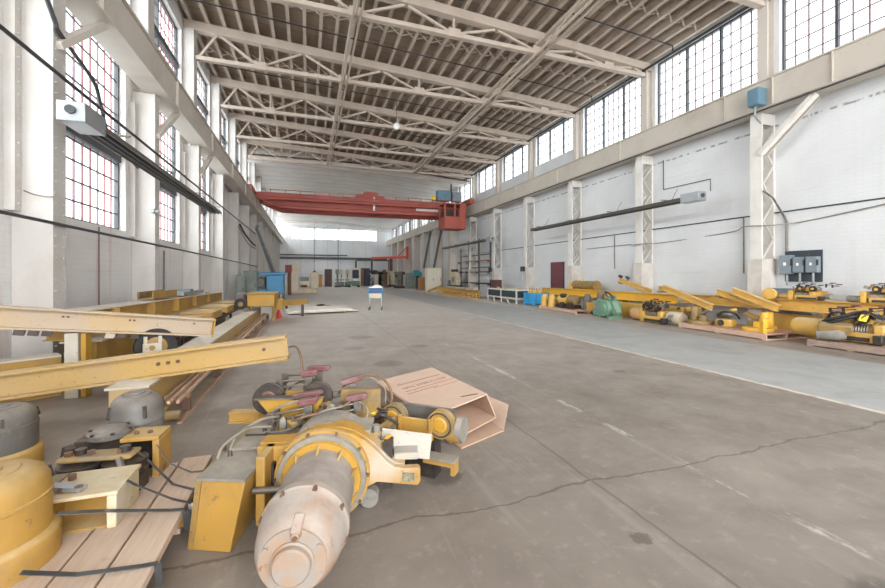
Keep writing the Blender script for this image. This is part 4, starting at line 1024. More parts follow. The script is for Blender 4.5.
t = thing('cardboard_box', 'flattened second cardboard box folded beneath the open one', 'cardboard box', (0,0,0))
a = MB(); a.hexa([(1.0,4.4,0.001),(1.25,3.15,0.001),(1.78,3.38,0.001),(1.72,4.5,0.001),(1.0,4.4,0.012),(1.25,3.15,0.012),(1.78,3.38,0.012),(1.72,4.5,0.012)]); a.build('box_bottom', M['card_in'], t)
a = MB(); a.hexa([(1.78,3.38,0.006),(1.79,3.395,0.001),(2.06,3.80,0.09),(2.05,3.79,0.102),(1.72,4.5,0.006),(1.73,4.5,0.001),(1.88,4.62,0.09),(1.87,4.62,0.102)]); a.build('box_flap', M['card'], t)
a = MB(); a.hexa([(2.05,3.78,0.136),(1.35,3.19,0.03),(1.0,4.35,0.03),(1.87,4.6,0.136),(2.05,3.78,0.149),(1.35,3.19,0.041),(1.0,4.35,0.041),(1.87,4.6,0.149)]) if False else None
if a is not None: a.build('box_top', M['card'], t)
else:
    a = MB(); a.hexa([(1.15,3.36,0.028),(2.04,3.77,0.085),(1.86,4.58,0.085),(1.0,4.35,0.022),(1.15,3.36,0.038),(2.04,3.77,0.097),(1.86,4.58,0.097),(1.0,4.35,0.032)]); a.build('box_top', M['card'], t)

# ------------------------------------------------------------------ timber skid with strapped end trucks
t = thing('timber_skid', 'pale timber plank skid carrying the strapped end truck motors', 'skid', (0,0,0))
xs = [-1.86,-1.66,-1.46,-1.26,-1.06,-0.86,-0.665]
for i in range(6):
    a = MB(); a.bb(xs[i]+0.006, xs[i+1]-0.006, 1.15+0.05*(i%2), 3.32-0.06*((i+1)%2), 0.125, 0.168); a.build('plank', M['plank'], t, 0.004)
for y in (1.55, 2.66): MB().bb(-1.84,-0.655,y,y+0.10,0.03,0.1245).build('bearer', M['ply'], t, 0.004)
MB().bb(-1.8,-0.72,3.05,3.15,0.0,0.1245).build('bearer', M['plank'], t, 0.004)
for y in (1.55, 2.66): MB().bb(-1.84,-0.7,y-0.01,y+0.11,0.0,0.029).build('bearer', M['plank'], t)

def drive_motor(name, label, loc, r, h, top_mt, low_mt, skirt, group=None, rz=0, box=True):
    t = thing(name, label, 'electric motor', loc, rz, group)
    hs = h*0.30
    MB().lathe((0,0,0),(0,0,1),[(0,r*0.9),(0.001,r*skirt),(hs*0.82,r*skirt),(hs*0.9,r*skirt*0.98),(hs,r*1.02)],36).build('motor_skirt', low_mt, t)
    MB().lathe((0,0,hs),(0,0,1),[(0,r*0.9),(0.001,r),(h*0.33,r),(h*0.34,r*0.97)],36).build('motor_body', top_mt, t)
    MB().lathe((0,0,hs+h*0.341),(0,0,1),[(0,r*0.9),(0.001,r*1.015),(h*0.03,r*1.015),(h*0.04,r*0.985),(h*0.16,r*0.97),(h*0.23,r*0.90),(h*0.28,r*0.76),(h*0.30,r*0.62),(h*0.30,r*0.55),(h*0.315,r*0.53),(h*0.315,r*0.30),(h*0.33,r*0.27),(h*0.33,0.01)],36).build('motor_dome', top_mt, t)
    for k in range(4):
        an = R(35+90*k)
        MB().bar((r*0.99*math.cos(an),r*0.99*math.sin(an),hs+h*0.42),(r*0.93*math.cos(an),r*0.93*math.sin(an),hs+h*0.55),0.02,0.02).build('dome_lug', M['dark'], t)
    if box: MB().bb(-r-0.17,-r+0.01,-0.09,0.06,h*0.30,h*0.52).build('terminal_box', M['dark'], t, 0.01)
    return t
drive_motor('end_truck_motor', 'yellow domed motor standing on the timber planks at the picture edge', (-1.40,2.36,0.169), 0.235, 0.455, M['yellow'], M['yellow'], 1.13, None, 0, False)
drive_motor('end_truck_motor', 'grey domed motor standing behind the timber planks with a dark side box', (-1.20,3.50,0.0), 0.168, 0.655, M['grey_dark'], M['grimy'], 1.06)
drive_motor('end_truck_motor', 'grimy grey domed motor with yellow base on the floor at the picture edge', (-2.27,4.0,0.0), 0.225, 0.50, M['grey_dark'], M['yellow'], 1.12)
t = thing('end_truck', 'yellow channel end truck with cream rim strapped to the planks beside the yellow motor', 'end truck', (-1.12,2.68,0.169))
MB().bb(-0.135,0.12,0.02,0.05,0.012,0.171).build('back_plate', M['yellow'], t)
MB().bb(-0.17,0.17,-0.16,0.16,0.172,0.192).build('top_plate', M['cream_paint'], t, 0.004)
MB().bb(0.121,0.165,-0.16,0.14,0.0,0.171).build('end_plate', M['cream_paint'], t, 0.006)
MB().bb(-0.16,0.12,-0.14,0.14,0.0,0.012).build('bottom_plate', M['yellow'], t)
MB().bb(-0.165,-0.136,-0.16,0.14,0.0,0.171).build('end_plate', M['yellow'], t)
MB().bb(-0.34,-0.166,-0.08,0.14,0.05,0.20).build('wheel_box', M['grimy'], t)
for (x,y) in ((-0.1,-0.08),(-0.02,-0.1),(-0.12,0.06)): MB().cyl((x,y,0.192),(x,y,0.22),0.02,n=6).build('bolt', M['rust'], t)
MB().bar((-0.16,-0.05,0.215),(0.0,-0.1,0.205),0.05,0.02).build('link_bar', M['galv'], t)
t = thing('guide_roller_set', 'dark pair of guide rollers under a link plate behind the channel end truck', 'guide rollers', (-1.17,2.98,0.169), R(-8))
for x in (-0.14, 0.10):
    MB().lathe((x,-0.01,0.10),(0,0,1),[(0,0.05),(0.001,0.115),(0.02,0.118),(0.03,0.10),(0.055,0.10),(0.065,0.118),(0.085,0.115),(0.086,0.05)],28).build('guide_roller', M['dark'], t)
    MB().cyl((x,-0.01,0.0),(x,-0.01,0.27),0.03,n=10).build('roller_pin', M['dark'], t)
a = MB(); a.bb(-0.24,0.16,-0.075,0.06,0.205,0.235); a.build('link_plate', M['grimy'], t, 0.02)
for x in (-0.2,-0.08,0.08): MB().cyl((x,-0.02,0.235),(x,-0.02,0.258),0.022,n=6).build('bolt', M['rust'], t)
MB().bb(-0.25,0.2,-0.05,0.05,0.0,0.09).build('roller_base', M['dark'], t)
MB().tube([(0.1,-0.08,0.22),(0.14,-0.12,0.15),(0.13,-0.1,0.06)],0.02).build('roller_lever', M['steel'], t)
MB().bar((-0.28,0.06,0.06),(-0.22,0.02,0.27),0.05,0.05).build('stop_arm', M['dark'], t)
t = thing('end_truck', 'yellow bracket end truck with bearing housing in front of the grey domed motor', 'end truck', (-1.12,3.17,0.169), R(-4))
MB().bb(-0.02,0.20,-0.10,0.10,0.245,0.27).build('top_plate', M['yellow'], t, 0.004)
MB().bb(0.16,0.20,-0.10,0.10,0.0,0.244).build('end_plate', M['yellow'], t, 0.006)
MB().bb(-0.02,0.16,0.06,0.10,0.0,0.244).build('back_plate', M['dark'], t)
MB().bb(-0.24,-0.021,-0.02,0.10,0.0,0.26).build('bearing_block', M['dark'], t, 0.01)
MB().lathe((-0.13,0.03,0.261),(0,0,1),[(0,0.1),(0.001,0.125),(0.03,0.125),(0.035,0.10),(0.05,0.09),(0.055,0.05),(0.056,0.01)],28).build('bearing_cap', M['grey_dark'], t)
for k in range(6): MB().cyl((-0.13+0.112*math.cos(k*1.047),0.03+0.112*math.sin(k*1.047),0.29),(-0.13+0.112*math.cos(k*1.047),0.03+0.112*math.sin(k*1.047),0.305),0.012,n=6).build('bolt', M['dark'], t)
for x in (0.04,0.12): MB().cyl((x,-0.02,0.27),(x,-0.02,0.285),0.016,n=6).build('bolt', M['rust'], t)
def strap(label, pts, w=0.028, mt='strap'):
    o = ribbon(pts, w, 0.003, 'steel_strap', M[mt]); return tag(o, label, 'strap', 'steel straps round the skid')
strap('wide grey steel strap running from the channel end truck over the plank edge', [(-1.16,2.44,0.33),(-0.98,2.47,0.29),(-0.72,2.55,0.196),(-0.66,2.57,0.180),(-0.648,2.57,0.165),(-0.648,2.59,0.04)], 0.034)
strap('lower steel strap lying across the planks before the wide one', [(-1.13,2.12,0.26),(-0.95,2.13,0.20),(-0.72,2.14,0.174),(-0.655,2.145,0.170),(-0.648,2.145,0.06)])
strap('steel strap slanting from the cream end plate down to the plank edge', [(-0.945,2.62,0.366),(-0.90,2.62,0.33),(-0.74,2.65,0.21),(-0.67,2.66,0.172),(-0.648,2.66,0.16),(-0.646,2.63,0.06)], 0.024)
strap('thin steel strap pulled from the rollers down over the planks', [(-1.05,2.97,0.415),(-0.98,2.96,0.36),(-0.80,2.88,0.19),(-0.66,2.80,0.171),(-0.648,2.79,0.08)], 0.016)
strap('thin steel strap loose over the far end of the planks', [(-0.93,3.02,0.40),(-0.86,3.03,0.26),(-0.74,3.04,0.18),(-0.66,3.05,0.172)], 0.014)

# ------------------------------------------------------------------ long beams of the window-wall pile
t = thing('box_girder', 'long yellow box girder with dusty top lying along the hall beside conductor bars', 'crane girder beam', (0,0,0))
gx0, gx1, gy0, gy1 = -1.82, -1.46, 4.55, 14.6
MB().bb(gx0+0.03,gx1-0.04,gy0+0.02,gy1,0.035,0.40).build('girder_web', M['yellow_beam'], t)
MB().bb(gx0,gx1,gy0,gy1,0.401,0.422).build('top_plate', M['cream_top'], t)
MB().bb(gx0,gx1,gy0,gy1,0.0,0.034).build('bottom_plate', M['yellow_beam'], t)
y = 5.0
while y < 14.4:
    MB().bb(gx1-0.039,-1.22,y-0.03,y+0.03,0.16,0.19).build('bar_bracket', M['yellow'], t)
    MB().bb(-1.30,-1.22,y-0.025,y+0.025,0.02,0.159).build('bracket_leg', M['rust'], t)
    y += 1.55
for x, z in ((-1.40,0.195),(-1.33,0.195),(-1.25,0.195)):
    MB().bb(x-0.014,x+0.014,gy0+0.1,gy1-0.2,z,z+0.03).build('conductor_bar', M['card_in'] if x < -1.35 else M['pallet'], t)
MB().bb(-1.24,-1.2,gy0+0.05,gy1-0.2,0.0,0.02).build('conductor_bar', M['card_in'], t)
MB().cyl((-1.36,gy0+0.1,0.08),(-1.22,gy0+0.1,0.08),0.05,n=12).build('bracket_roller', M['grimy'], t)

def bolts_on(parent, p0, p1, ts, zoff, yoff, r=0.02):
    p0 = Vector(p0); p1 = Vector(p1); d = (p1-p0).normalized(); side = d.cross(Vector((0,0,1))).normalized()
    for tt in ts:
        c = p0+(p1-p0)*tt+Vector((0,0,zoff)); s_ = side*yoff
        MB().cyl(c+s_*0.9, c+s_*2.2, r, n=6).build('bolt', M['rust'], parent)
t = thing('steel_beam', 'yellow I-beam resting across the box girder, its bare end over the floor', 'I-beam', (0,0,0))
p0, p1 = (-3.90,5.23,0.162), (-0.2,4.77,0.570)
MB().ibeam(p0, p1, 0.255, 0.20, 0.022, 0.02).build('beam_body', M['yellow_beam'], t)
bolts_on(t, p0, p1, (0.27,0.65,0.675,0.70,0.93), 0.13, 0.012)
MB().bar((-0.42,4.80,0.535),(-0.20,4.772,0.559),0.16,0.016).build('end_shim', M['yellow_bright'], t)
p0_, p1_ = Vector(p0), Vector(p1)
t = thing('hose', 'thin brown hose arching from the bare I-beam end down to the hoist', 'hose', (0,0,0))
MB().tube([(-0.19,4.7,0.70),(-0.12,4.55,0.72),(-0.07,4.35,0.66),(-0.04,4.1,0.50),(-0.03,3.75,0.46),(-0.02,3.52,0.55)],0.012).build('hose_body', M['cable'], t)
t = thing('steel_beam', 'pale dusty I-beam with clamps and a wheel under it, propped before the wall', 'I-beam', (0,0,0))
p0, p1 = (-3.42,5.72,0.925), (-1.34,6.60,0.60)
MB().ibeam(p0, p1, 0.255, 0.20, 0.022, 0.02).build('beam_body', M['yellow_pale'], t)
bolts_on(t, p0, p1, (0.30,0.32,0.58,0.6,0.9), 0.17, 0.012, 0.014)
d_ = (Vector(p1)-Vector(p0)); dn = d_.normalized(); e0 = Vector(p1)+Vector((0,0,0.1275))+dn*0.001
MB().bar(e0, e0+dn*0.016, 0.21, 0.265).build('end_plate', M['yellow_bright'], t)
for tt in (0.14,0.19,0.24,0.49,0.54,0.60):
    c = Vector(p0)+d_*tt; MB().box((c.x,c.y,c.z-0.035),(0.09,0.16,0.06),(0,R(12),R(23))).build('rail_clamp', M['dark'] if tt != 0.49 else M['cream_top'], t)
c = Vector(p0)+d_*0.34
MB().bar((c.x,c.y,0.005),(c.x,c.y,c.z-0.02),0.13,0.10,up=(0,1,0)).build('prop_post', M['cream_top'], t)
MB().bar((c.x+0.11,c.y+0.04,0.005),(c.x+0.11,c.y+0.04,c.z-0.03),0.05,0.14,up=(0,1,0)).build('prop_flange', M['yellow_bright'], t)
c = Vector(p0)+d_*0.70; T = mtx((c.x,c.y+0.02,c.z-0.17), 22)
o = MB().lathe((0,-0.05,0),(0,1,0),[(0,0.12),(0.001,0.235),(0.02,0.245),(0.10,0.245),(0.12,0.235),(0.121,0.12)],36,T).build('crane_wheel', M['black'], t)
MB().lathe((0,-0.075,0),(0,1,0),[(0,0.02),(0.001,0.10),(0.015,0.125),(0.024,0.13),(0.025,0.02)],28,T).build('wheel_hub', M['yellow'], o)
MB().bb(-0.15,0.06,-0.12,-0.08,-0.06,0.06,T).build('bearing_block', M['cream_top'], o, 0.01)
MB().cyl((-0.05,-0.135,0),(-0.05,-0.119,0),0.035,n=16,M=T).build('bearing_cap', M['grimy'], o)
for x in (-0.12,0.04): MB().bb(x-0.02,x+0.02,-0.12,-0.08,0.061,0.15,T).build('hanger_bolt', M['cream_top'], o)

t = thing('box_beam', 'short yellow box beam on the floor against the first riveted column', 'box beam', (0,0,0))
MB().bar((-3.78,5.78,0.25),(-2.98,6.30,0.25),0.22,0.46).build('beam_body', M['yellow'], t); MB().bar((-3.78,5.78,0.49),(-2.98,6.30,0.49),0.28,0.018).build('top_plate', M['cream_top'], t)
MB().bar((-3.78,5.78,0.01),(-2.98,6.30,0.01),0.28,0.018).build('bottom_plate', M['yellow_beam'], t)
t = thing('box_girder', 'yellow box girder low on the floor along the tall-window wall', 'crane girder beam', (0,0,0))
MB().bb(-3.02,-2.68,6.5,15.0,0.12,0.60).build('girder_web', M['yellow'], t)
MB().bb(-3.08,-2.62,6.5,15.0,0.601,0.622).build('top_plate', M['cream_top'], t)
MB().bb(-3.08,-2.58,6.5,15.0,0.09,0.119).build('bottom_plate', M['yellow_beam'], t)
for y in (6.8,8.9,12.5): MB().bb(-3.1,-2.5,y,y+0.14,0.0,0.089).build('timber_block', M['plank'], t)
for i, y in enumerate((8.2,9.9,11.6,13.3)):
    MB().bb(-2.619,-2.0,y,y+1.0,0.50,0.66).build('walkway_bracket', M['yellow'], t, 0.006)
    MB().bb(-2.62,-1.98,y,y+1.0,0.6601,0.675).build('bracket_plate', M['yellow_beam'], t)
    MB().bb(-2.3,-2.24,y+0.4,y+0.46,0.10,0.499).build('bracket_leg', M['dark'], t)
for x in (-2.2,-2.08): MB().bb(x-0.015,x+0.015,7.9,14.6,0.40,0.44).build('conductor_bar', M['rust'], t)
MB().bb(-2.15,-1.95,9.35,9.6,0.12,0.56).build('collector_bracket', M['dark'], t)
MB().bb(-2.2,-1.98,11.0,11.2,0.12,0.56).build('collector_bracket', M['dark'], t)
t = thing('box_girder', 'upper pale-topped box girder stacked on the low one against the columns', 'crane girder beam', (0,0,0))
a = MB(); a.hexa([(-3.26,6.6,0.64),(-2.98,6.6,0.64),(-2.82,15.4,0.64),(-3.12,15.4,0.64),(-3.26,6.6,0.99),(-2.98,6.6,0.99),(-2.82,15.4,0.90),(-3.12,15.4,0.90)]); a.build('girder_web', M['yellow'], t)
a = MB(); a.hexa([(-3.34,6.6,0.991),(-2.88,6.6,0.991),(-2.74,15.4,0.901),(-3.2,15.4,0.901),(-3.34,6.6,1.012),(-2.88,6.6,1.012),(-2.74,15.4,0.922),(-3.2,15.4,0.922)]); a.build('top_plate', M['cream_top'], t)
a = MB(); a.hexa([(-3.3,6.6,0.624),(-2.94,6.6,0.624),(-2.78,15.4,0.624),(-3.16,15.4,0.624),(-3.3,6.6,0.639),(-2.94,6.6,0.639),(-2.78,15.4,0.639),(-3.16,15.4,0.639)]); a.build('bottom_plate', M['yellow_beam'], t)
for y in (7.5,9.0,10.5,12,13.5): MB().box((-2.86,y,0.83),(0.14,0.012,0.30)).build('stiffener', M['yellow'], t)
t = thing('steel_channel', 'short brown steel channel lying on top of the upper box girder', 'channel', (-3.06,9.9,1.0))
MB().bb(-0.16,0.12,-0.5,1.0,0.0,0.03).build('channel_base', M['grimy'], t); MB().bb(0.09,0.12,-0.5,1.0,0.031,0.16).build('channel_side', M['yellow'], t); MB().bb(-0.16,-0.13,-0.5,1.0,0.031,0.16).build('channel_side', M['grimy'], t)
t = thing('grey_duct', 'grey painted duct length lying on the upper box girder past the brown channel', 'duct', (-3.0,11.6,0.985))
MB().bb(-0.14,0.12,-0.4,1.6,0.0,0.09).build('duct_body', M['galv'], t, 0.01); MB().bb(-0.14,0.14,0.1,0.4,0.0901,0.15).build('duct_box', M['grey_box'], t)

# end carriage at the far end of the pile
t = thing('end_carriage', 'yellow end carriage with wheel and grey motor at the deep end of the pile', 'end carriage', (-1.45,12.9,0))
MB().bb(-0.25,0.5,0.0,1.5,0.56,0.92).build('carriage_body', M['yellow_bright'], t, 0.02)
MB().bb(-0.3,0.55,-0.05,1.55,0.921,0.945).build('top_plate', M['yellow'], t)
MB().bb(-0.5,-0.26,0.2,0.7,0.50,0.66).build('carriage_arm', M['yellow'], t)
o = MB().lathe((-0.42,0.05,0.64),(0,-1,0),[(0,0.08),(0.001,0.17),(0.08,0.17),(0.081,0.08)],24).build('carriage_wheel', M['black'], t)
MB().cyl((-0.42,-0.05,0.64),(-0.42,-0.032,0.64),0.07).build('wheel_hub', M['grimy'], o)
MB().lathe((-0.45,0.5,0.66),(0,0,1),[(0,0.15),(0.001,0.2),(0.2,0.2),(0.28,0.15),(0.31,0.05)],20).build('carriage_motor', M['grey_dark'], t)
MB().bb(-0.24,-0.215,0.2,0.5,0.425,0.559).build('carriage_foot', M['grimy'], t); MB().bb(-0.24,-0.215,0.9,1.2,0.425,0.559).build('carriage_foot', M['grimy'], t); MB().bb(0.34,0.46,1.1,1.4,0.0,0.559).build('carriage_foot', M['grimy'], t)
t = thing('steel_beam', 'yellow beam end with square block standing on a red jack past the box girder', 'I-beam', (-0.95,14.75,0))
MB().bb(-0.14,0.14,-0.12,0.12,0.30,0.68).build('end_block', M['yellow_bright'], t, 0.01)
MB().ibeam((0.1,0.14,0.42),(0.95,0.75,0.42),0.18,0.14).build('beam_body', M['yellow'], t)
MB().ibeam((-0.14,0.1,0.40),(-0.5,0.8,0.40),0.18,0.14).build('beam_body', M['yellow'], t)
MB().bb(0.72,0.82,0.52,0.64,0.0,0.419).build('trestle_leg', M['dark'], t)
t = thing('jack_stand', 'small red jack stand under the yellow beam block', 'jack stand', (-0.95,14.75,0))
MB().lathe((0,0,0),(0,0,1),[(0,0.13),(0.02,0.13),(0.16,0.07),(0.24,0.06)],4).build('stand_body', M['red'], t); MB().cyl((0,0,0.24),(0,0,0.299),0.05).build('stand_head', M['red'], t)
t = thing('wheel_truck', 'small grey and dark wheel truck beside the cream press', 'wheel truck', (-1.1,18.6,0))
MB().bb(-0.2,0.2,-0.3,0.3,0.15,0.45).build('truck_body', M['grey_dusty'], t, 0.02)
for x in (-0.22,0.22): MB().cyl((x-0.04,0,0.18),(x+0.04,0,0.18),0.18).build('truck_wheel', M['dark'], t)
MB().lathe((0,-0.1,0.45),(0,0,1),[(0,0.14),(0.2,0.14),(0.26,0.08)],16).build('truck_motor', M['steel'], t)
# ------------------------------------------------------------------ loads along the blank wall
def pallet(label, loc, L, W, mt='pallet', rz=0.0, h=0.14):
    t = thing('pallet', label, 'pallet', loc, rz)     # boards run along local y (length L), width W along local x
    n = max(3, int(L/0.17)); 
    for i in range(n):
        y0 = L*i/n; MB().bb(0,W,y0+0.008,y0+L/n-0.008,h-0.022,h).build('deck_board', M[mt], t)
    for x in (0.0, W/2-0.02, W-0.04): MB().bb(x,x+0.04,0.0,L,0.022,h-0.0225).build('stringer', M[mt], t)
    for y in (0.0, L/2-0.05, L-0.1): MB().bb(0,W,y,y+0.1,0.0,0.0215).build('bottom_board', M[mt], t)
    return t
pallet('weathered pallet under the heaped hoist at the picture edge', (10.05,4.0,0), 1.4, 1.15, 'pallet_dark')
pallet('pinkish pallet carrying disc-based yellow drive units', (9.93,6.12,0), 2.35, 1.35, 'pallet', R(-3))
pallet('pinkish pallet loaded with two upright yellow motors past the green motor', (9.62,12.45,0), 2.95, 1.15, 'pallet', R(-5))

def motor_x(T, L, r, mt, mt2, par, name='hoist_motor'):
    MB().lathe((0,0,0),(1,0,0),[(0,r*0.5),(0.001,r*0.85),(L*0.08,r*0.97),(L*0.12,r),(L*0.85,r),(L*0.9,r*0.98),(L-0.001,r*0.9),(L,r*0.5)],22,T).build(name, mt, par)
    MB().lathe((L*0.82,0,0),(1,0,0),[(0,r*0.9),(0.001,r*1.05),(L*0.06,r*1.05),(L*0.061,r*0.9)],22,T).build('motor_band', mt2, par)
def hoist(label, loc, rz, motor_mt, body_mt, seed, ncol=3, mlen=0.6, mr=0.2, group='hoists along the blank wall'):
    rr = random.Random(seed)
    t = thing('crane_hoist', label, 'crane hoist', loc, rz, group)
    motor_x(mtx((-0.95,0,mr+0.01)), mlen, mr, M[motor_mt], M[body_mt], t)
    MB().bb(-0.95+mlen+0.001,-0.95+mlen+0.16,-0.24,0.24,0.0,0.42).build('gear_case', M[body_mt], t, 0.03)
    MB().lathe((-0.95+mlen+0.17,0.02,0.24),(1,0,0),[(0,0.1),(0.001,0.19),(0.04,0.19),(0.05,0.165),(0.45,0.165),(0.46,0.19),(0.5,0.19),(0.501,0.1)],22).build('rope_drum', M['grimy'], t)
    a = MB()
    for i in range(9): a.torus((-0.95+mlen+0.24+0.04*i,0.02,0.24),(1,0,0),0.168,0.014,20,5)
    a.build('rope_groove', M['steel'], t)
    MB().bb(-0.95+mlen+0.68,-0.95+mlen+0.84,-0.22,0.22,0.0,0.38).build('end_case', M[body_mt], t, 0.03)
    MB().bb(-0.3,0.55,-0.27,-0.245,0.03,0.22).build('side_plate', M[body_mt], t)
    MB().bb(-0.25,0.5,0.21,0.235,0.03,0.40).build('side_plate', M[body_mt], t)
    for x in (-0.12, 0.28):
        o = MB().lathe((x,-0.30+0.02,0.50),(0,1,0),[(0,0.05),(0.001,0.11),(0.015,0.11),(0.02,0.095),(0.055,0.095),(0.06,0.11),(0.075,0.11),(0.076,0.05)],20).build('trolley_wheel', M['dark'], t)
        MB().cyl((x,-0.30,0.50),(x,-0.281,0.50),0.05,n=12).build('wheel_hub', M[body_mt], o)
    MB().bb(-0.25,0.42,-0.2,-0.18,0.40,0.58).build('trolley_plate', M[body_mt], t)
    MB().bb(-0.1,0.3,-0.1,0.16,0.43,0.56).build('control_case', M['grimy'], t, 0.02)
    for i in range(ncol):
        x = -0.3+0.28*i+rr.uniform(-0.05,0.05); y = rr.uniform(-0.1,0.12); z = 0.60+rr.uniform(0,0.1)
        a = MB(); a.cyl((x,y,z),(x+0.2,y+rr.uniform(-0.1,0.1),z+0.03),0.012,n=6); a.cyl((x,y,z-0.05),(x+0.2,y,z-0.02),0.012,n=6); a.bb(x-0.02,x+0.02,y-0.02,y+0.02,0.56,z+0.02)
        o = a.build('collector_arm', M['dark'], t)
        MB().box((x+0.2,y,z+0.05),(0.16,0.05,0.035),(0,0,rr.uniform(-0.5,0.5))).build('collector_shoe', M['red_shoe'], o)
    for i in range(3):
        x = rr.uniform(-0.3,0.4)
        MB().tube([(x,-0.24,0.36),(x+0.1,-0.36,0.45+0.1*i),(x+0.25,-0.3,0.6),(x+0.35,-0.1,0.5),(x+0.3,0.05,0.58)],0.016).build('hose', M['black' if i else 'cable'], t)
    for i in range(7):
        x, y, z = rr.uniform(-0.4,0.7), rr.uniform(-0.3,0.2), rr.uniform(0.44,0.62)
        MB().box((x,y,z),(rr.uniform(0.06,0.16),rr.uniform(0.05,0.12),rr.uniform(0.06,0.14)),(rr.uniform(-0.4,0.4),rr.uniform(-0.4,0.4),rr.uniform(0,3))).build('relay_block', M[rr.choice(['dark','grimy','grey_dusty','rust'])], t, 0.008)
    MB().bb(-0.22,0.4,-0.300,-0.272,0.05,0.13).build('grime_strip', M['dark'], t)
    MB().bb(0.48,0.62,-0.38,-0.2,0.02,0.2).build('brake_case', M['dark'], t, 0.02)
    MB().cyl((0.6,-0.1,0.2),(0.78,-0.12,0.2),0.12,n=16).build('brake_drum', M['grey_dusty'], t)
    return t
def on_pallet_hoist(): pass
h1 = hoist('heaped yellow hoist with grey-topped motor on the weathered pallet', (10.58,4.95,0.141), R(-88), 'yellow_far', 'yellow_far', 3, 4, 0.7, 0.2)
MB().box((-0.05,-0.42,0.30),(0.5,0.22,0.16),(0.3,0,0.3)).build('cover_plate', M['grimy'], h1, 0.02)
MB().box((0.35,-0.35,0.52),(0.11,0.01,0.14),(-0.5,0.2,0.2)).build('paper_tag', M['tag_yellow'], h1)
MB().tube([(-0.35,-0.3,0.34),(-0.2,-0.42,0.42),(0.05,-0.4,0.52),(0.25,-0.2,0.62),(0.45,-0.2,0.5)],0.035).build('hose', M['black'], h1)
MB().tube([(-0.35,-0.34,0.28),(-0.15,-0.45,0.37),(0.1,-0.42,0.48),(0.3,-0.25,0.56)],0.03).build('hose', M['black'], h1)
MB().lathe((-0.3,-0.48,0.13),(1,0.15,0.08),[(0,0.04),(0.001,0.11),(0.35,0.12),(0.42,0.08),(0.421,0.02)],18).build('aux_motor', M['grey_dusty'], h1)
h2 = hoist('yellow hoist with a peach primed motor lying on the floor beside the green motor', (10.42,9.55,0.0), R(-92), 'peach', 'yellow_far', 5, 3, 0.5, 0.21)
MB().lathe((0.5,0.02,0.2),(1,0,0),[(0,0.1),(0.001,0.2),(0.38,0.2),(0.45,0.16),(0.451,0.05)],22).build('rear_motor', M['cream_top'], h2)
for i in range(5): MB().blob((-0.2+0.14*i,-0.28,0.5+0.06*((i*3)%2)),(0.07,0.07,0.07),20+i,8,6,0.3).build('relay_block', M['dark'], h2)
# girders against the wall that carry the upper hoists
def beam(label, p0, p1, h, w, mt, ibeam=True, grp=None, name='steel_beam', cat='I-beam'):
    a = MB()
    if ibeam: a.ibeam(p0, p1, h, w, 0.02, 0.016)
    else: a.bar((p0[0],p0[1],p0[2]+h/2),(p1[0],p1[1],p1[2]+h/2),w,h)
    return tag(a.build(name, M[mt]), label, cat, grp)
def trestle(label, x, y, ztop_, w=0.36):
    t = thing('trestle', label, 'trestle', (x,y,0))
    MB().bb(-w/2,w/2,-0.05,0.05,ztop_-0.08,ztop_-0.001).build('trestle_head', M['grimy'], t)
    for dx in (-w/2+0.05,w/2-0.05): MB().bb(dx-0.04,dx+0.04,-0.05,0.05,0.0,ztop_-0.081).build('trestle_leg', M['grimy'], t)
beam('long bright yellow I-beam lying along the blank wall behind the green motor', (11.35,9.6,0.56), (11.35,17.4,0.56), 0.30, 0.24, 'yellow_vivid')
trestle('grimy trestle under the long yellow I-beam by the third column', 11.35, 15.9, 0.56); trestle('grimy trestle under the long yellow I-beam by the second column', 11.35, 11.9, 0.56)
beam('long yellow I-beam lying along the blank wall behind the disc-based drive units', (11.35,3.6,0.62), (11.35,9.4,0.62), 0.28, 0.24, 'yellow_far')
trestle('grimy trestle under the yellow I-beam beside the switch boxes', 11.35, 5.75, 0.62); trestle('grimy trestle under the yellow I-beam next to the peach motor hoist', 11.35, 8.8, 0.62)
beam('pale yellow box beam lying on the floor behind the peach motor hoist', (10.95,9.0,0.001), (10.98,12.3,0.001), 0.50, 0.22, 'yellow_far', False, None, 'box_beam', 'box beam')
beam('yellow box beam on the floor behind the disc-based drive units', (11.0,5.9,0.15) if False else (11.68,4.2,0.001), (11.68,7.1,0.001), 0.5, 0.2, 'yellow_far', False, None, 'box_beam', 'box beam')
def leaning(label, p0, p1, h=0.17, w=0.16, mt='yellow_far', extra=True):
    t = thing('leaning_beam', label, 'I-beam', (0,0,0), 0, 'short tilted beams')
    MB().ibeam(p0, p1, h, w, 0.016, 0.014).build('beam_body', M[mt], t)
    p0 = Vector(p0); d = (Vector(p1)-p0).normalized()
    MB().bar(p0+d*0.02+Vector((0,0,-0.03)), p0+d*0.16+Vector((0,0,-0.03)), w*1.3, 0.025).build('end_shoe', M['grimy'], t)
    return t
leaning('tilted yellow beam propped over the peach motor hoist', (10.92,9.75,1.02), (10.80,8.05,0.50))
leaning('short tilted beam stub next to the one over the peach motor hoist', (11.1,10.1,0.98), (11.08,9.3,0.87), 0.16)
leaning('tilted yellow beam propped behind the pallet of drive units, upper of two', (10.95,7.6,1.0), (10.95,6.5,0.60))
leaning('tilted yellow beam propped behind the pallet of drive units, lower of two', (11.05,8.1,0.94), (11.06,6.9,0.905) if False else (11.12,6.95,0.64))
lb = leaning('tilted beam with two dark clamps standing clear above the green motor', (11.2,11.95,1.25), (11.2,10.5,0.865), 0.14, 0.16)
for i in range(2): MB().box((11.2,11.9-0.35*i,1.45-0.05*i),(0.1,0.12,0.08),(0.4,0,0.2)).build('clamp', M['dark'], lb)
for i in range(2): MB().bar((11.2,11.9-0.35*i,1.33-0.08*i),(11.2,11.9-0.35*i,1.43-0.05*i),0.04,0.04).build('clamp_stem', M['rust'], lb)
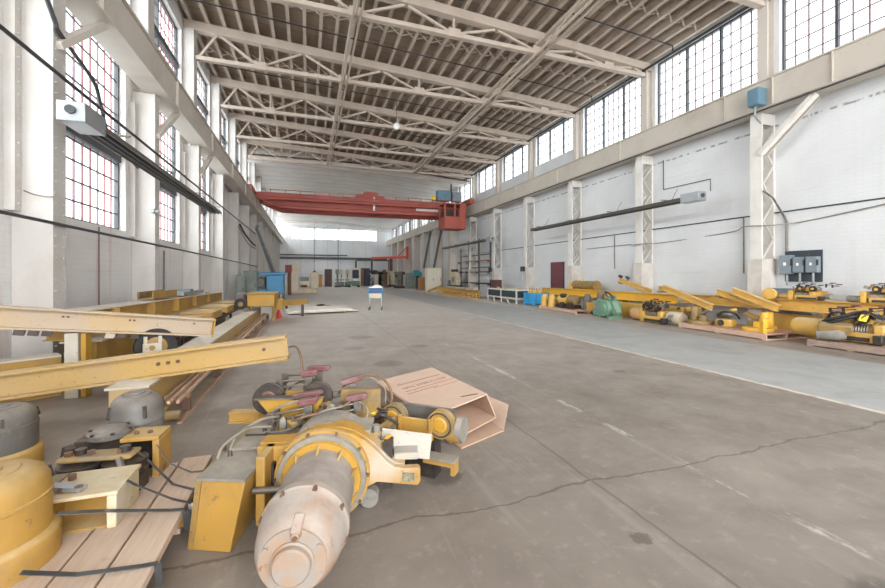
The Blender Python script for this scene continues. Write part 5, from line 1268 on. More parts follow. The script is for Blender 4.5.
# drive units on the second pallet
def drive_unit(label, loc, rz, s=1.0, mt='yellow_vivid', top='grimy', arm=True):
    t = thing('drive_unit', label, 'drive unit', loc, rz, 'drive units on the pallet')
    MB().lathe((0,0,0),(0,0,1),[(0,0.2*s),(0.001,0.34*s),(0.05*s,0.345*s),(0.09*s,0.33*s),(0.10*s,0.2*s)],28).build('disc_base', M[mt], t)
    MB().lathe((0.16*s,0,0.101*s),(0,0,1),[(0,0.06*s),(0.001,0.10*s),(0.36*s,0.10*s),(0.39*s,0.08*s),(0.40*s,0.02)],20).build('motor_barrel', M[mt], t)
    MB().lathe((-0.12*s,0.05,0.101*s),(0,0,1),[(0,0.06*s),(0.001,0.11*s),(0.14*s,0.11*s),(0.16*s,0.05*s)],20).build('gear_boss', M['grimy'], t)
    MB().bb(-0.05*s,0.07*s,-0.14*s,0.0,0.101*s,0.25*s).build('gear_case', M[mt], t, 0.01)
    if arm: MB().bar((0.0,-0.03,0.28*s),(-0.32*s,0.1,0.42*s),0.07,0.06).build('torque_arm', M[top], t)
    return t
PH = 0.141
drive_unit('yellow disc-based drive unit on the pinkish pallet, with its barrel upright toward the aisle corner', (10.40,6.60,PH), R(-75), 0.92)
drive_unit('yellow disc-based drive unit on the pinkish pallet beside the switch box wall', (10.98,6.86,PH), R(-60), 0.88)
drive_unit('grimy drive unit with grey barrel at the deep end of the pinkish pallet', (10.42,8.1,PH), R(100), 0.95, 'grimy', 'grey_dusty')
t = thing('gear_motor', 'dark and yellow gear motor heap in the middle of the pinkish pallet', 'gear motor', (10.45,7.36,PH), R(-80))
t.scale = (0.78,0.9,0.9)
MB().bb(-0.28,0.2,-0.16,0.16,0.0,0.22).build('gear_case', M['yellow_far'], t, 0.03)
MB().lathe((-0.3,0.0,0.34),(1,0,0.1),[(0,0.05),(0.001,0.11),(0.4,0.12),(0.46,0.06)],18).build('motor_barrel', M['grey_dark'], t)
MB().blob((0.05,-0.05,0.40),(0.22,0.16,0.09),31,12,7,0.3).build('cable_bundle', M['cable_grey'], t)
MB().lathe((-0.1,-0.17,0.12),(0,-1,0),[(0,0.03),(0.001,0.09),(0.06,0.09),(0.061,0.03)],16).build('shaft_end', M['dark'], t)
MB().bar((-0.4,0.1,0.3),(0.2,0.12,0.52),0.08,0.08).build('lever_arm', M['yellow_far'], t)
MB().tube([(-0.2,-0.15,0.3),(0.0,-0.25,0.45),(0.25,-0.1,0.42),(0.3,0.1,0.25)],0.03).build('hose', M['black'], t)
t = thing('yellow_bracket', 'small yellow bracket plate standing at the near edge of the pinkish pallet', 'bracket', (10.03,6.25,PH), R(-20))
MB().bb(-0.03,0.03,-0.06,0.06,0,0.28).build('bracket_post', M['yellow_vivid'], t); MB().bb(-0.04,0.16,-0.05,0.05,0.2801,0.34).build('bracket_arm', M['yellow_vivid'], t)
# hoist with collectors raised next to the switches
h3 = hoist('yellow hoist bristling with collector arms on the I-beam below the switch boxes', (11.3,6.05,0.901), R(-90), 'yellow_far', 'yellow_far', 11, 5, 0.4, 0.12)
h3.scale = (0.62,0.62,0.55)
MB().lathe((-1.15,-0.25,0.22),(0,-1,0),[(0,0.1),(0.001,0.26),(0.12,0.26),(0.13,0.18),(0.131,0.05)],20).build('brake_wheel', M['yellow_far'], h3)
h4 = hoist('second collector hoist on the long I-beam, past the switch boxes toward the picture edge', (11.33,4.75,0.901), R(-84), 'grey_dusty', 'yellow_far', 19, 5, 0.4, 0.12)
h4.scale = (0.6,0.6,0.6)
t = thing('gear_motor', 'grimy gear motor on the floor between the peach hoist and the pallet of drive units', 'gear motor', (10.97,8.73,0), R(-95))
MB().bb(-0.2,0.2,-0.16,0.16,0,0.34).build('gear_case', M['grimy'], t, 0.03); MB().lathe((-0.2,0,0.44),(1,0,0),[(0,0.05),(0.001,0.1),(0.4,0.1),(0.44,0.06),(0.441,0.02)],18).build('motor_barrel', M['yellow_far'], t)
MB().blob((0.05,-0.05,0.38),(0.14,0.12,0.08),77,10,6,0.3).build('cable_bundle', M['dark'], t)
# drum lying on the long beam
t = thing('rope_drum', 'fat grimy yellow drum lying on the long I-beam past the green motor', 'hoist drum', (11.35,14.0,0.862), R(-90))
MB().lathe((-0.75,0,0.2),(1,0,0),[(0,0.08),(0.001,0.2),(0.1,0.2),(0.11,0.185),(1.3,0.185),(1.31,0.2),(1.4,0.2),(1.401,0.08)],24).build('drum_body', M['grimy'], t)
MB().bb(-0.95,-0.76,-0.18,0.18,0.0,0.32).build('drum_case', M['yellow_vivid'], t, 0.03)
MB().bb(-0.9,0.6,-0.12,0.12,0.0,0.03).build('drum_base', M['yellow_vivid'], t)
MB().cyl((-0.3,0,0.385),(-0.3,0,0.46),0.08).build('drum_lug', M['yellow_vivid'], t)
# green motor
t = thing('green_motor', 'dull green geared motor standing on the floor between the pallet and the peach hoist', 'electric motor', (9.95,11.15,0), R(-95))
MB().lathe((0.05,0.32,0.34),(0,-1,0),[(0,0.12),(0.001,0.27),(0.05,0.29),(0.5,0.29),(0.55,0.27),(0.551,0.16),(0.6,0.15),(0.61,0.05)],28).build('motor_body', M['green_machine'], t)
MB().lathe((0.05,-0.235,0.34),(0,-1,0),[(0,0.12),(0.001,0.17),(0.05,0.165),(0.06,0.05)],24).build('motor_cap', M['green_machine'], t)
for x in (-0.22,0.25): MB().bb(x-0.08,x+0.08,-0.2,0.3,0.0,0.09).build('motor_foot', M['green_machine'], t, 0.01)
MB().lathe((-0.42,0.15,0.36),(0,-1,0),[(0,0.08),(0.001,0.15),(0.2,0.15),(0.21,0.06)],20).build('gear_boss', M['green_machine'], t)
MB().lathe((-0.42,-0.061,0.36),(0,-1,0),[(0,0.05),(0.001,0.1),(0.05,0.09),(0.051,0.03)],16).build('boss_cover', M['grey_green'], t)
a = MB(); a.prism([(-0.75,0.02),(-0.3,0.02),(-0.1,0.12),(-0.2,0.55),(-0.5,0.66),(-0.7,0.5),(-0.62,0.35),(-0.78,0.2)], (0,0.2,0), (1,0,0), (0,0,1), 0.28); a.build('gear_housing', M['green_machine'], t, 0.02)
MB().lathe((-0.55,0.1,0.6),(0,0,1),[(0,0.1),(0.001,0.13),(0.2,0.13),(0.26,0.07)],18).build('motor_dome', M['grey_dark'], t)
MB().bar((0.25,0.0,0.55),(0.58,-0.05,0.18),0.2,0.2).build('gear_arm', M['green_machine'], t)
MB().bb(-0.05,0.2,-0.05,0.2,0.63,0.78).build('terminal_box', M['green_machine'], t, 0.02)
MB().tube([(-0.05,0.0,0.74),(0.0,-0.1,0.9),(0.2,-0.1,0.86),(0.32,0.0,0.7)],0.035).build('cable_bundle', M['cable_dark'], t)
MB().torus((0.25,-0.22,0.09),(0,1,0),0.05,0.014).build('lifting_ring', M['steel'], t)
# first pallet load
for i, (x, y, lb) in enumerate(((9.98,15.05,'upright yellow motor at the deep corner of the third pinkish pallet'),(10.0,14.55,'upright yellow motor second from the deep corner of the third pinkish pallet'))):
    t = thing('upright_motor', lb, 'electric motor', (x,y,PH), R(20*i))
    MB().lathe((0,0,0),(0,0,1),[(0,0.12),(0.001,0.17),(0.3,0.17),(0.42,0.15),(0.5,0.10),(0.52,0.02)],20).build('motor_body', M['yellow_far'], t)
    MB().bb(-0.05,0.05,-0.22,-0.16,0.1,0.3).build('terminal_box', M['grimy'], t)
t = thing('gear_motor', 'dark and yellow gear motor heap filling the middle of the third pinkish pallet', 'gear motor', (10.15,13.6,PH), R(-85))
MB().bb(-0.6,0.5,-0.2,0.2,0.0,0.16).build('motor_base', M['dark'], t, 0.02)
MB().lathe((-0.5,0,0.34),(1,0,0),[(0,0.1),(0.001,0.18),(0.5,0.18),(0.56,0.1)],20).build('motor_body', M['yellow_far'], t)
MB().lathe((0.1,0,0.34),(1,0,0),[(0,0.1),(0.001,0.2),(0.35,0.2),(0.4,0.1)],20).build('motor_barrel', M['grimy'], t)
MB().lathe((-0.15,-0.21,0.12),(0,-1,0),[(0,0.05),(0.001,0.13),(0.06,0.13),(0.061,0.05)],20).build('wheel', M['dark'], t)
MB().lathe((0.3,-0.21,0.12),(0,-1,0),[(0,0.05),(0.001,0.13),(0.06,0.13),(0.061,0.05)],20).build('wheel', M['dark'], t)
MB().blob((-0.2,-0.1,0.5),(0.2,0.15,0.1),44,10,6,0.3).build('cable_bundle', M['dark'], t)
t = thing('upright_motor', 'grimy upright motor at the near end of the third pinkish pallet', 'electric motor', (10.35,12.72,PH))
MB().lathe((0,0,0),(0,0,1),[(0,0.1),(0.001,0.16),(0.4,0.16),(0.5,0.14),(0.62,0.08),(0.63,0.02)],20).build('motor_body', M['grey_dark'], t); MB().bb(-0.16,0.16,-0.2,-0.165,0,0.3).build('mount_plate', M['yellow_far'], t)
# blue bin with motors in it
t = thing('plastic_bin', 'bright blue plastic bin standing on the floor full of small yellow motors', 'bin', (10.3,16.55,0))
for (x0,x1,y0,y1) in ((0,0.9,0,0.03),(0,0.9,0.87,0.9),(0,0.03,0.03,0.87),(0.87,0.9,0.03,0.87)): MB().bb(x0,x1,y0,y1,0.13,0.62).build('bin_side', M['blue_bin'], t)
MB().bb(0,0.9,0,0.9,0.10,0.13).build('bin_floor', M['blue_bin'], t)
for x in (0.0,0.78):
    for y in (0.0,0.78): MB().bb(x,x+0.12,y,y+0.12,0,0.0999).build('bin_foot', M['blue_bin'], t)
for y in (0.2,0.45,0.7):
    MB().bb(-0.02,-0.001,y-0.02,y+0.02,0.14,0.6).build('bin_rib', M['blue_bin'], t); MB().bb(y-0.02,y+0.02,-0.02,-0.001,0.14,0.6).build('bin_rib', M['blue_bin'], t)
for i, (x,y) in enumerate(((10.5,16.75),(10.52,17.0),(10.54,17.26),(10.8,16.76),(10.82,17.05),(10.95,17.27))):
    t = thing('small_motor', 'small yellow motor standing in the blue bin', 'electric motor', (x,y,0.131), R(30*i), 'motors in the blue bin')
    MB().lathe((0,0,0),(0,0,1),[(0,0.08),(0.001,0.1),(0.5,0.1),(0.58,0.08),(0.64,0.03)],14).build('motor_body', M['yellow_far'], t)
    MB().cyl((0,0,0.64),(0,0,0.7),0.03,n=8).build('motor_shaft', M['grimy'], t)
# white stillage
t = thing('stillage_cart', 'white steel stillage with dark panels holding yellow parts along the blank wall', 'stillage', (10.25,18.1,0))
for y in (0.0,1.7,3.4):
    for x in (0.0,1.0): MB().bb(x,x+0.07,y,y+0.07,0.0,0.75).build('corner_post', M['white_paint'], t)
for z in (0.22,0.66):
    for x in (0.0,1.0): MB().bb(x+0.01,x+0.06,0.071,1.699,z,z+0.08).build('side_rail', M['white_paint'], t); MB().bb(x+0.01,x+0.06,1.771,3.399,z,z+0.08).build('side_rail', M['white_paint'], t)
    MB().bb(0.071,0.999,0.01,0.06,z,z+0.08).build('end_rail', M['white_paint'], t)
for (a_,b_) in ((0.1,1.68),(1.79,3.38)): MB().bb(0.02,0.05,a_,b_,0.31,0.655).build('side_panel', M['board_dark'], t)
MB().bb(0.1,0.97,0.02,0.05,0.31,0.655).build('end_panel', M['board_dark'], t)
MB().bb(0.071,0.999,0.071,3.39,0.25,0.28).build('deck', M['dark'], t)
for y in (0.75,2.4): 
    a = MB(); a.prism([(0.0,0.0),(0.12,0.0),(0.3,0.21),(0.18,0.21)], (0.02,y,0), (0,1,0), (0,0,1), -0.04); a.build('brace_leg', M['white_paint'], t)
for i in range(9):
    rr = random.Random(60+i); x = 10.5+0.5*rr.random(); y = 18.4+0.36*i
    t = thing('small_motor', 'yellow motor piled in the white stillage', 'electric motor', (x,y,0.281), rr.uniform(0,3), 'motors in the white stillage'); t.scale = (0.72,0.72,0.72)
    MB().lathe((-0.2,0,0.13),(1,0,0),[(0,0.06),(0.001,0.12),(0.36,0.13),(0.42,0.06)],14).build('motor_body', M['yellow_far' if i%2 else 'grimy'], t)
    MB().bb(-0.1,0.15,-0.1,0.1,0.26,0.50+0.1*(i%3)).build('terminal_box', M['yellow_far' if i%3 else 'grimy'], t, 0.02)

# switch gear on the wall
t = thing('switch_board', 'dark backboard carrying the three grey switch boxes on the blank wall', 'backboard', (XR-0.03,6.15,1.33))
MB().bb(-0.001,0.028,0,0.80,0,0.80).build('board', M['board_dark'], t)
for x in (0.265,0.545): MB().bb(-0.0012,-0.0011,x-0.008,x+0.008,0.02,0.76).build('board_strip', M['frame_dark'], t)
def switch(label, y, z, w_, h_):
    t = thing('switch_box', label, 'switch box', (XR-0.032,y,z), 0, 'switch boxes on the backboard')
    MB().bb(-0.16,-0.001,0,w_,0,h_).build('case', M['grey_box'], t, 0.01)
    MB().bb(-0.172,-0.161,0.01,w_-0.01,0.02,h_-0.02).build('door', M['grey_box'], t, 0.004)
    MB().bb(-0.178,-0.173,w_*0.4,w_*0.62,h_*0.45,h_*0.62).build('label_plate', M['paper'], t)
    MB().bb(-0.19,-0.161,-0.03,-0.001,h_*0.45,h_*0.8).build('handle', M['dark'], t)
    MB().cyl((-0.08,w_/2,-0.3),(-0.08,w_/2,-0.001),0.025,n=8).build('conduit_stub', M['galv'], t)
switch('tall grey switch box at the column end of the backboard', 6.72, 1.52, 0.27, 0.50)
switch('grey switch box in the middle of the backboard', 6.45, 1.56, 0.24, 0.40)
switch('grey switch box at the picture-edge end of the backboard', 6.17, 1.56, 0.24, 0.40)
t = thing('floor_cabinet', 'low grey electrical cabinet standing against the wall under the backboard', 'cabinet', (XR-0.34,6.2,0.0))
MB().bb(0,0.33,0,0.95,0,1.12).build('case', M['grey_box'], t, 0.01); MB().bb(-0.012,-0.001,0.02,0.46,0.08,1.08).build('door', M['grey_box'], t); MB().bb(-0.012,-0.001,0.49,0.93,0.08,1.08).build('door', M['grey_box'], t); MB().bb(-0.02,0.34,-0.02,0.97,1.121,1.15).build('lid', M['grey_box'], t)
for i, (y, lb) in enumerate(((19.45,'small dark box on the fourth column of the blank wall'),(23.6,'small dark box on the fifth column of the blank wall'))):
    t = thing('meter_box', lb, 'electrical box', (CFR-0.16,y,1.7)); MB().bb(0,0.14,-0.15,0.15,0,0.28).build('case', M['board_dark'], t); MB().cyl((0.07,0,-0.5),(0.07,0,-0.001),0.02,n=8).build('conduit_stub', M['galv'], t)

# yellow track pile beyond the stillage
def track(label, x, y0, y1, z, mt='yellow_far'):
    t = thing('track_section', label, 'track section', (0,0,0), 0, 'yellow track sections')
    for zz in (z, z+0.28): MB().bb(x-0.06,x+0.06,y0,y1,zz,zz+0.05).build('chord', M[mt], t)
    n = int((y1-y0)/0.5)
    for i in range(n): MB().bb(x-0.03,x+0.03,y0+0.1+0.5*i,y0+0.22+0.5*i,z+0.0501,z+0.2799).build('rung', M[mt], t)
track('yellow ladder-like track section lying next the aisle beyond the stillage', 9.95, 22.4, 30.5, 0.0)
track('yellow ladder-like track section behind the aisle one beyond the stillage', 10.35, 22.8, 30.0, 0.0, 'yellow_far')
beam('yellow beam lying slantwise on top of the track sections before the tan machine', (10.4,23.0,0.34), (9.95,30.0,0.34), 0.18, 0.2, 'yellow_far')
beam('pale beam lying along the top of the track sections', (10.1,23.0,0.53), (10.15,28.5,0.53), 0.12, 0.3, 'cream_top', False, None, 'box_beam', 'box beam')
beam('yellow beam sloping down to the floor at the ivory cabinet', (9.85,32.6,0.001), (10.55,31.0,0.5), 0.16, 0.16, 'yellow_far')

# ------------------------------------------------------------------ machines deeper in the hall
def cab(name, label, cat, x0, x1, y0, y1, z0, z1, mt, doors=1, group=None, kneez=None):
    t = thing(name, label, cat, (x0,y0,z0), 0, group)
    W, D, Hh = x1-x0, y1-y0, z1-z0
    MB().bb(0,W,0,D,0,Hh).build('case', M[mt], t, 0.01)
    for i in range(doors):
        MB().bb(W*i/doors+0.02,W*(i+1)/doors-0.02,-0.022,-0.001,0.06,Hh-0.05).build('door', M[mt], t, 0.004)
        MB().bb(W*(i+1)/doors-0.09,W*(i+1)/doors-0.06,-0.045,-0.0221,Hh*0.45,Hh*0.58).build('handle', M['dark'], t)
    return t
cab('steel_cabinet', 'tall ivory two-door cabinet standing before the leaning dark struts', 'cabinet', 10.0, 11.35, 33.4, 34.1, 0, 2.12, 'cabinet_white', 2)
cab('control_cabinet', 'grey box hung beside the ivory cabinet', 'cabinet', 11.36, 11.52-0.05, 33.0, 33.6, 0.6, 1.35, 'grey_dusty', 1) if False else None
cab('steel_cabinet', 'short grey cabinet standing before the teal machine', 'cabinet', 10.3, 11.1, 42.0, 42.8, 0, 1.75, 'grey_green', 1)
t = thing('teal_machine', 'small teal grinder on a post between the grey and ivory cabinets', 'grinder', (10.95,40.0,0))
MB().bb(-0.15,0.15,-0.15,0.15,0,1.4).build('post', M['navy'], t); a = MB(); a.prism([(-0.5,0),(0.4,0),(0.5,0.3),(0.0,0.6),(-0.5,0.6)],(0,0.25,1.401),(1,0,0),(0,0,1),0.5); a.build('hood', M['teal'], t)
t = thing('wooden_crate', 'small tan wooden crate standing beside the ivory cabinet', 'crate', (10.35,37.2,0))
MB().bb(0,0.5,0,0.5,0,1.2).build('crate_body', M['ply'], t); MB().bb(0.51,0.62,0.1,0.4,0,1.3).build('crate_end', M['brick_red'], t)
t = thing('tan_machine', 'big tan machine with dark fittings standing behind the yellow track sections', 'machine', (10.72,28.3,0))
MB().bb(0,0.65,0,1.8,0,0.7).build('machine_base', M['dark'], t, 0.02)
a = MB(); a.prism([(0,0.701),(1.7,0.701),(1.9,1.1),(1.7,1.75),(0.2,1.75),(-0.1,1.2)],(0.05,0,0),(0,1,0),(0,0,1),-0.5); a.v=[(abs(p[0]),p[1],p[2]) for p in a.v]; a.build('machine_head', M['tan_machine'], t, 0.03)
for y in (0.4,0.9,1.4): MB().cyl((0.3,y,1.751),(0.3,y,1.95),0.1,n=12).build('motor_cap', M['dark'], t)
MB().lathe((0.04,0.5,1.15),(-1,0,0),[(0,0.1),(0.001,0.22),(0.06,0.22),(0.061,0.05)],20).build('hand_wheel', M['grey_dusty'], t)
MB().bb(-0.1,-0.001,1.0,1.4,0.75,1.1).build('control_panel', M['grey_box'], t)
t = thing('storage_rack', 'dark steel bar rack against the blank wall behind the tan machine', 'rack', (11.62,24.0,0))
for y in (0.0,1.9,3.75,5.4):
    MB().bb(0.0,0.09,y,y+0.09,0,4.1 if y < 5 else 3.6).build('upright', M['frame_dark'], t)
    MB().bb(-0.2,-0.001,y,y+0.09,0.0,0.08).build('foot', M['frame_dark'], t)
    for z in (0.8,1.6,2.4): MB().bb(-0.2,-0.001,y+0.02,y+0.07,z,z+0.07).build('rack_arm', M['frame_dark'], t)
for z in (2.0,2.9): MB().bb(0.02,0.07,0.0901,5.39,z,z+0.07).build('cross_rail', M['rust'] if z<2.5 else M['frame_dark'], t)
for z, lb, mt in ((0.88,'dark steel tube on the lowest arms of the bar rack','dark'),(1.68,'rusty steel tube on the middle arms of the bar rack','rust'),(2.48,'red-brown flat bar on the top arms of the bar rack','brick_red')):
    tag(MB().cyl((11.53,23.7,z+0.04),(11.53,29.8,z+0.04),0.048,n=8).build('steel_tube', M[mt]), lb, 'steel tube', 'bar stock on the rack')
cab('small_cabinet', 'small brown cabinet on the floor beside the fifth blank-wall column', 'cabinet', 10.95, 11.4, 21.9, 22.5, 0, 1.2, 'maroon_box', 1)
# jib crane
t = thing('jib_crane', 'red wall jib crane high on the blank wall near the end wall', 'jib crane', (11.2,45.8,0))
MB().bar((0.1,0,3.62),(-3.6,3.5,3.62),0.22,0.28).build('jib_arm', M['orange_red'], t); MB().bb(-0.1,0.18,-0.12,0.12,3.4,4.9).build('jib_post', M['orange_red'], t)
MB().bar((0.0,0,4.8),(-0.9,0.85,3.8),0.1,0.1).build('jib_tie', M['orange_red'], t); MB().bar((-1.6,1.55,2.0),(-1.6,1.55,3.47),0.35,0.25,up=(0,1,0)).build('hoist_unit', M['maroon_box'], t)
# pile of machines under the jib
rr = random.Random(5)
specs = [(8.7,55.3,'grey_green','pale grey lathe nearest the shelving at the end wall'),(9.0,52.2,'dark','dark milling machine below the red jib'),(9.3,48.5,'cream_machine','cream drilling machine below the red jib'),(10.1,46.0,'grey_green','grey-green machine next the short grey cabinet'),(8.7,46.4,'rust','rusty machine frame on the floor below the red jib'),(10.2,53.5,'grey_dusty','grey shaping machine at the end wall corner behind the red jib'),(10.6,50.0,'tan_machine','tan grinding machine behind the cream drilling machine under the jib'),(9.9,43.9,'steel','bare steel machine beside the short grey cabinet, the aisle side'),(9.0,56.9,'board_dark','dark blue-grey machine against the rack end at the end wall'),(8.0,49.0,'cream_top','whitish machine beside the blue oil drum on its aisle side')]
for i, (x, y, mt, lb) in enumerate(specs):
    t = thing('shop_machine', lb, 'machine', (x,y,0), R(20*i))
    hh = 1.2+0.3*(i%3)
    MB().bb(-0.5,0.5,-0.35,0.35,0,0.25).build('machine_base', M['dark'], t, 0.02)
    MB().bb(-0.3,0.2,-0.25,0.25,0.2501,hh).build('machine_column', M[mt], t, 0.04)
    MB().bb(-0.35,0.6,-0.3,0.2,hh+0.001,hh+0.4).build('machine_head', M[mt], t, 0.05)
    MB().bar((0.62,-0.3,0.02),(0.2,-0.28,hh),0.06,0.06).build('support_leg', M['cream_top'], t)
    MB().cyl((-0.36,0,hh+0.2),(-0.6,0,hh+0.2),0.16,n=14).build('machine_motor', M['dark'], t)
    MB().bb(0.21,0.6,-0.2,0.2,0.7,0.78).build('machine_table', M['steel'], t)
# end wall shelving
t = thing('pallet_rack', 'dark empty-topped rack with steel stock standing against the end wall', 'rack', (6.6,57.9,0))
for x in (0.0,2.3,4.9): MB().bb(x,x+0.12,0,0.1,0,3.55).build('upright', M['frame_dark'], t); MB().bb(x,x+0.12,0.9,1.0,0,3.55).build('upright', M['frame_dark'], t)
MB().bb(0,5.02,0,0.1,3.551,3.75).build('top_beam', M['flashing'], t)
for z in (0.6,1.25,1.9): MB().bb(0.1201,4.899,0.01,0.09,z,z+0.12).build('shelf_beam', M['brick_red' if z>1.5 else 'dark'], t); MB().bb(0.1201,4.899,0.1,0.9,z+0.05,z+0.08).build('shelf_deck', M['grey_dusty'], t)
for i in range(11):
    z = (0.681,1.331)[i%2]; x = 6.95+0.42*i; 
    t = thing('stock_box', 'small box of stock on the rack at the end wall', 'box', (x,58.1,z), 0, 'boxes on the end wall rack')
    MB().bb(0,0.34,0,0.5,0,0.3+0.1*(i%3)).build('box_body', M[('grey_dusty','dark','rust','cable_grey')[i%4]], t)
tag(MB().bb(XL+0.05,XR-0.7,Y1-0.25,Y1-0.1,3.75,4.05).build('rail_beam', M['flashing']), 'long grey steel beam running along the end wall above the machines', 'beam')
tag(MB().cyl((XL+0.05,Y1-0.18,4.35),(5.5,Y1-0.18,4.35),0.08,n=8).build('wall_pipe', M['flashing']), 'grey pipe running along the end wall just above the steel beam', 'pipe')
for i, (x, lb) in enumerate(((0.9,'tall thin grey mast on the end wall nearer the presses'),(4.2,'tall thin grey mast on the end wall below the middle of the strip window'))):
    tag(MB().bb(x-0.07,x+0.07,Y1-0.09,Y1-0.001,0,8.3).build('wall_mast', M['galv']), lb, 'wall post')
# far row left to right
t = thing('band_saw', 'orange and blue machine standing before the end wall next to the presses', 'machine', (1.0,52.5,0))
MB().bb(-0.6,0.3,-0.3,0.3,0,1.3).build('machine_body', M['blue_dark'], t, 0.05); MB().bb(0.3001,0.75,-0.25,0.25,0,1.4).build('machine_door', M['orange'], t, 0.03); MB().bb(-0.65,0.8,-0.35,0.35,1.401,1.55).build('machine_top', M['grey_green'], t, 0.04); MB().cyl((-0.3,-0.31,0.7),(-0.3,-0.36,0.7),0.22).build('wheel_cover', M['navy'], t)
cab('tool_cabinet', 'dark maroon cabinet before the end wall', 'cabinet', 2.05, 2.95, 52.3, 53.0, 0, 2.25, 'maroon_box', 2)
for i, (x, y, mt, lb) in enumerate(((3.5,50.5,'grey_green','grey drilling machine beside the dark maroon cabinet'),(4.1,52.0,'cream_machine','pale milling machine third from the maroon cabinet at the end wall'),(4.75,51.0,'tan_machine','tan column drill between the milling machine and the white door frame'))):
    t = thing('column_drill', lb, 'drilling machine', (x,y,0))
    MB().bb(-0.35,0.35,-0.35,0.35,0,0.15).build('machine_base', M['dark'], t); MB().cyl((0,0.1,0.1501),(0,0.1,1.6),0.11,n=12).build('machine_column', M[mt], t)
    MB().bb(-0.22,0.22,-0.4,0.3,1.601,2.2).build('drill_head', M[mt], t, 0.05); MB().bb(-0.3,0.3,-0.4,0.0,0.85,0.93).build('drill_table', M['steel'], t); MB().cyl((0,-0.2,1.2),(0,-0.2,1.6),0.06,n=10).build('spindle', M['steel'], t)
    MB().bb(-0.3,0.3,-0.3,0.3,0.1501,0.6).build('machine_foot', M['green_machine' if i==2 else 'grey_green'], t, 0.03)
t = thing('door_frame', 'white door-like steel frame standing free before the end wall', 'frame', (5.35,53.0,0))
MB().bb(0,0.22,0,0.2,0,2.45).build('frame_post', M['cabinet_white'], t); MB().bb(1.1,1.32,0,0.2,0,2.45).build('frame_post', M['cabinet_white'], t); MB().bb(0.2201,1.0999,0,0.2,2.2,2.45).build('frame_head', M['cabinet_white'], t); MB().bb(0.24,1.08,0.05,0.15,0.9,2.18).build('frame_panel', M['navy'], t); MB().bb(0.24,1.08,0.05,0.15,0.05,0.88).build('frame_panel', M['blue_box'], t)
cab('board_stack', 'narrow red-brown upright cupboard beside the white frame', 'cupboard', 6.72, 7.1, 53.2, 53.8, 0, 2.45, 'brick_red', 1)
cab('tool_cabinet', 'tall navy cabinet beside the red-brown cupboard', 'cabinet', 7.15, 7.85, 52.8, 53.6, 0, 2.4, 'navy', 1)
t = thing('oil_drum', 'blue oil drum standing before the end wall rack', 'oil drum', (8.1,50.6,0))
MB().lathe((0,0,0),(0,0,1),[(0,0.3),(0.001,0.33),(0.3,0.33),(0.31,0.345),(0.33,0.345),(0.34,0.33),(0.62,0.33),(0.63,0.345),(0.65,0.345),(0.66,0.33),(1.0,0.33),(1.02,0.3)],20).build('drum_body', M['blue_dark'], t); MB().cyl((0.15,0,1.02),(0.15,0,1.05),0.05).build('bung', M['steel'], t)
MB().lathe((0,0,1.051),(0,0,1),[(0,0.2),(0.3,0.2),(0.5,0.1)],14).build('drum_pump', M['blue_dark'], t)
t = thing('parts_trolley', 'low green and grey trolley standing before the white frame', 'trolley', (5.0,48.6,0))
MB().bb(-0.4,1.0,-0.3,0.3,0.3,0.75).build('trolley_body', M['green_machine'], t, 0.03); MB().bb(0.1,0.9,-0.25,0.25,0.7501,1.1).build('trolley_load', M['galv'], t, 0.05)
for x in (-0.25,0.85): MB().cyl((x,-0.28,0.15),(x,0.28,0.15),0.149,n=12).build('trolley_wheel', M['black'], t)
# presses by the window wall
t = thing('forge_press', 'taller cream C-frame press standing past the blue machine', 'press', (-1.15,34.2,0))
a = MB(); a.prism([(-0.4,0.0),(1.9,0.0),(1.9,0.35),(0.5,0.4),(0.35,0.9),(0.35,1.4),(0.5,1.7),(0.6,2.3),(0.1,2.45),(-0.35,2.3),(-0.4,1.2)],(0,0.3,0),(1,0,0),(0,0,1),0.6); a.build('press_frame', M['cream_machine'], t, 0.05)
MB().bb(0.52,1.25,0.35,0.45,1.0,1.35).build('press_ram', M['grey_green'], t); MB().bb(0.5,1.3,-0.1,0.2,0.55,0.95).build('press_table', M['cream_machine'], t, 0.05); MB().bb(0.62,1.1,-0.2,-0.101,0.5,0.7).build('rust_patch_plate', M['rust'], t)
t = thing('forge_press', 'shorter cream press with rounded head beside the taller one', 'press', (0.5,34.6,0))
a = MB(); a.prism([(-0.25,0.36),(0.35,0.36),(0.4,1.5),(0.3,1.75),(-0.1,1.75),(-0.3,1.55)],(0,0.3,0),(1,0,0),(0,0,1),0.5); a.build('press_frame', M['cream_machine'], t, 0.06); MB().bb(-0.2,0.3,-0.3,0.35,0.351,0.36).build('press_foot', M['rust'], t); MB().cyl((0.05,0.05,1.751),(0.05,0.05,1.85),0.12).build('press_cap', M['dark'], t)
t = thing('blue_planer', 'bright blue machine tool standing by the tall-window wall past the yellow pile', 'machine tool', (-3.15,27.2,0))
t.scale = (0.74,1.0,0.86)
MB().bb(0.9,2.3,0,1.4,0,1.75).build('machine_body', M['blue_machine'], t, 0.08); MB().bb(0.1,2.45,-0.1,1.4,1.751,1.95).build('machine_bed', M['blue_machine'], t, 0.04); MB().bb(0.2,0.88,0.1,1.0,0.2,0.7).build('machine_apron', M['blue_machine'], t, 0.05)
MB().bb(0.2,0.8,0.1,0.8,0.75,1.6).build('machine_works', M['grey_dark'], t, 0.06); MB().cyl((0.45,0.05,1.2),(0.45,-0.25,1.2),0.28,n=20).build('hand_wheel', M['grey_green'], t); MB().bb(1.2,2.0,-0.03,-0.001,0.7,1.5).build('machine_cover', M['blue_machine'], t)
MB().blob((0.1,-0.1,0.8),(0.25,0.25,0.25),71).build('gear_head', M['dark'], t)
t = thing('red_machine', 'small red machine head showing behind the blue machine', 'machine', (-1.35,31.5,0))
t.scale = (0.6,0.7,0.98)
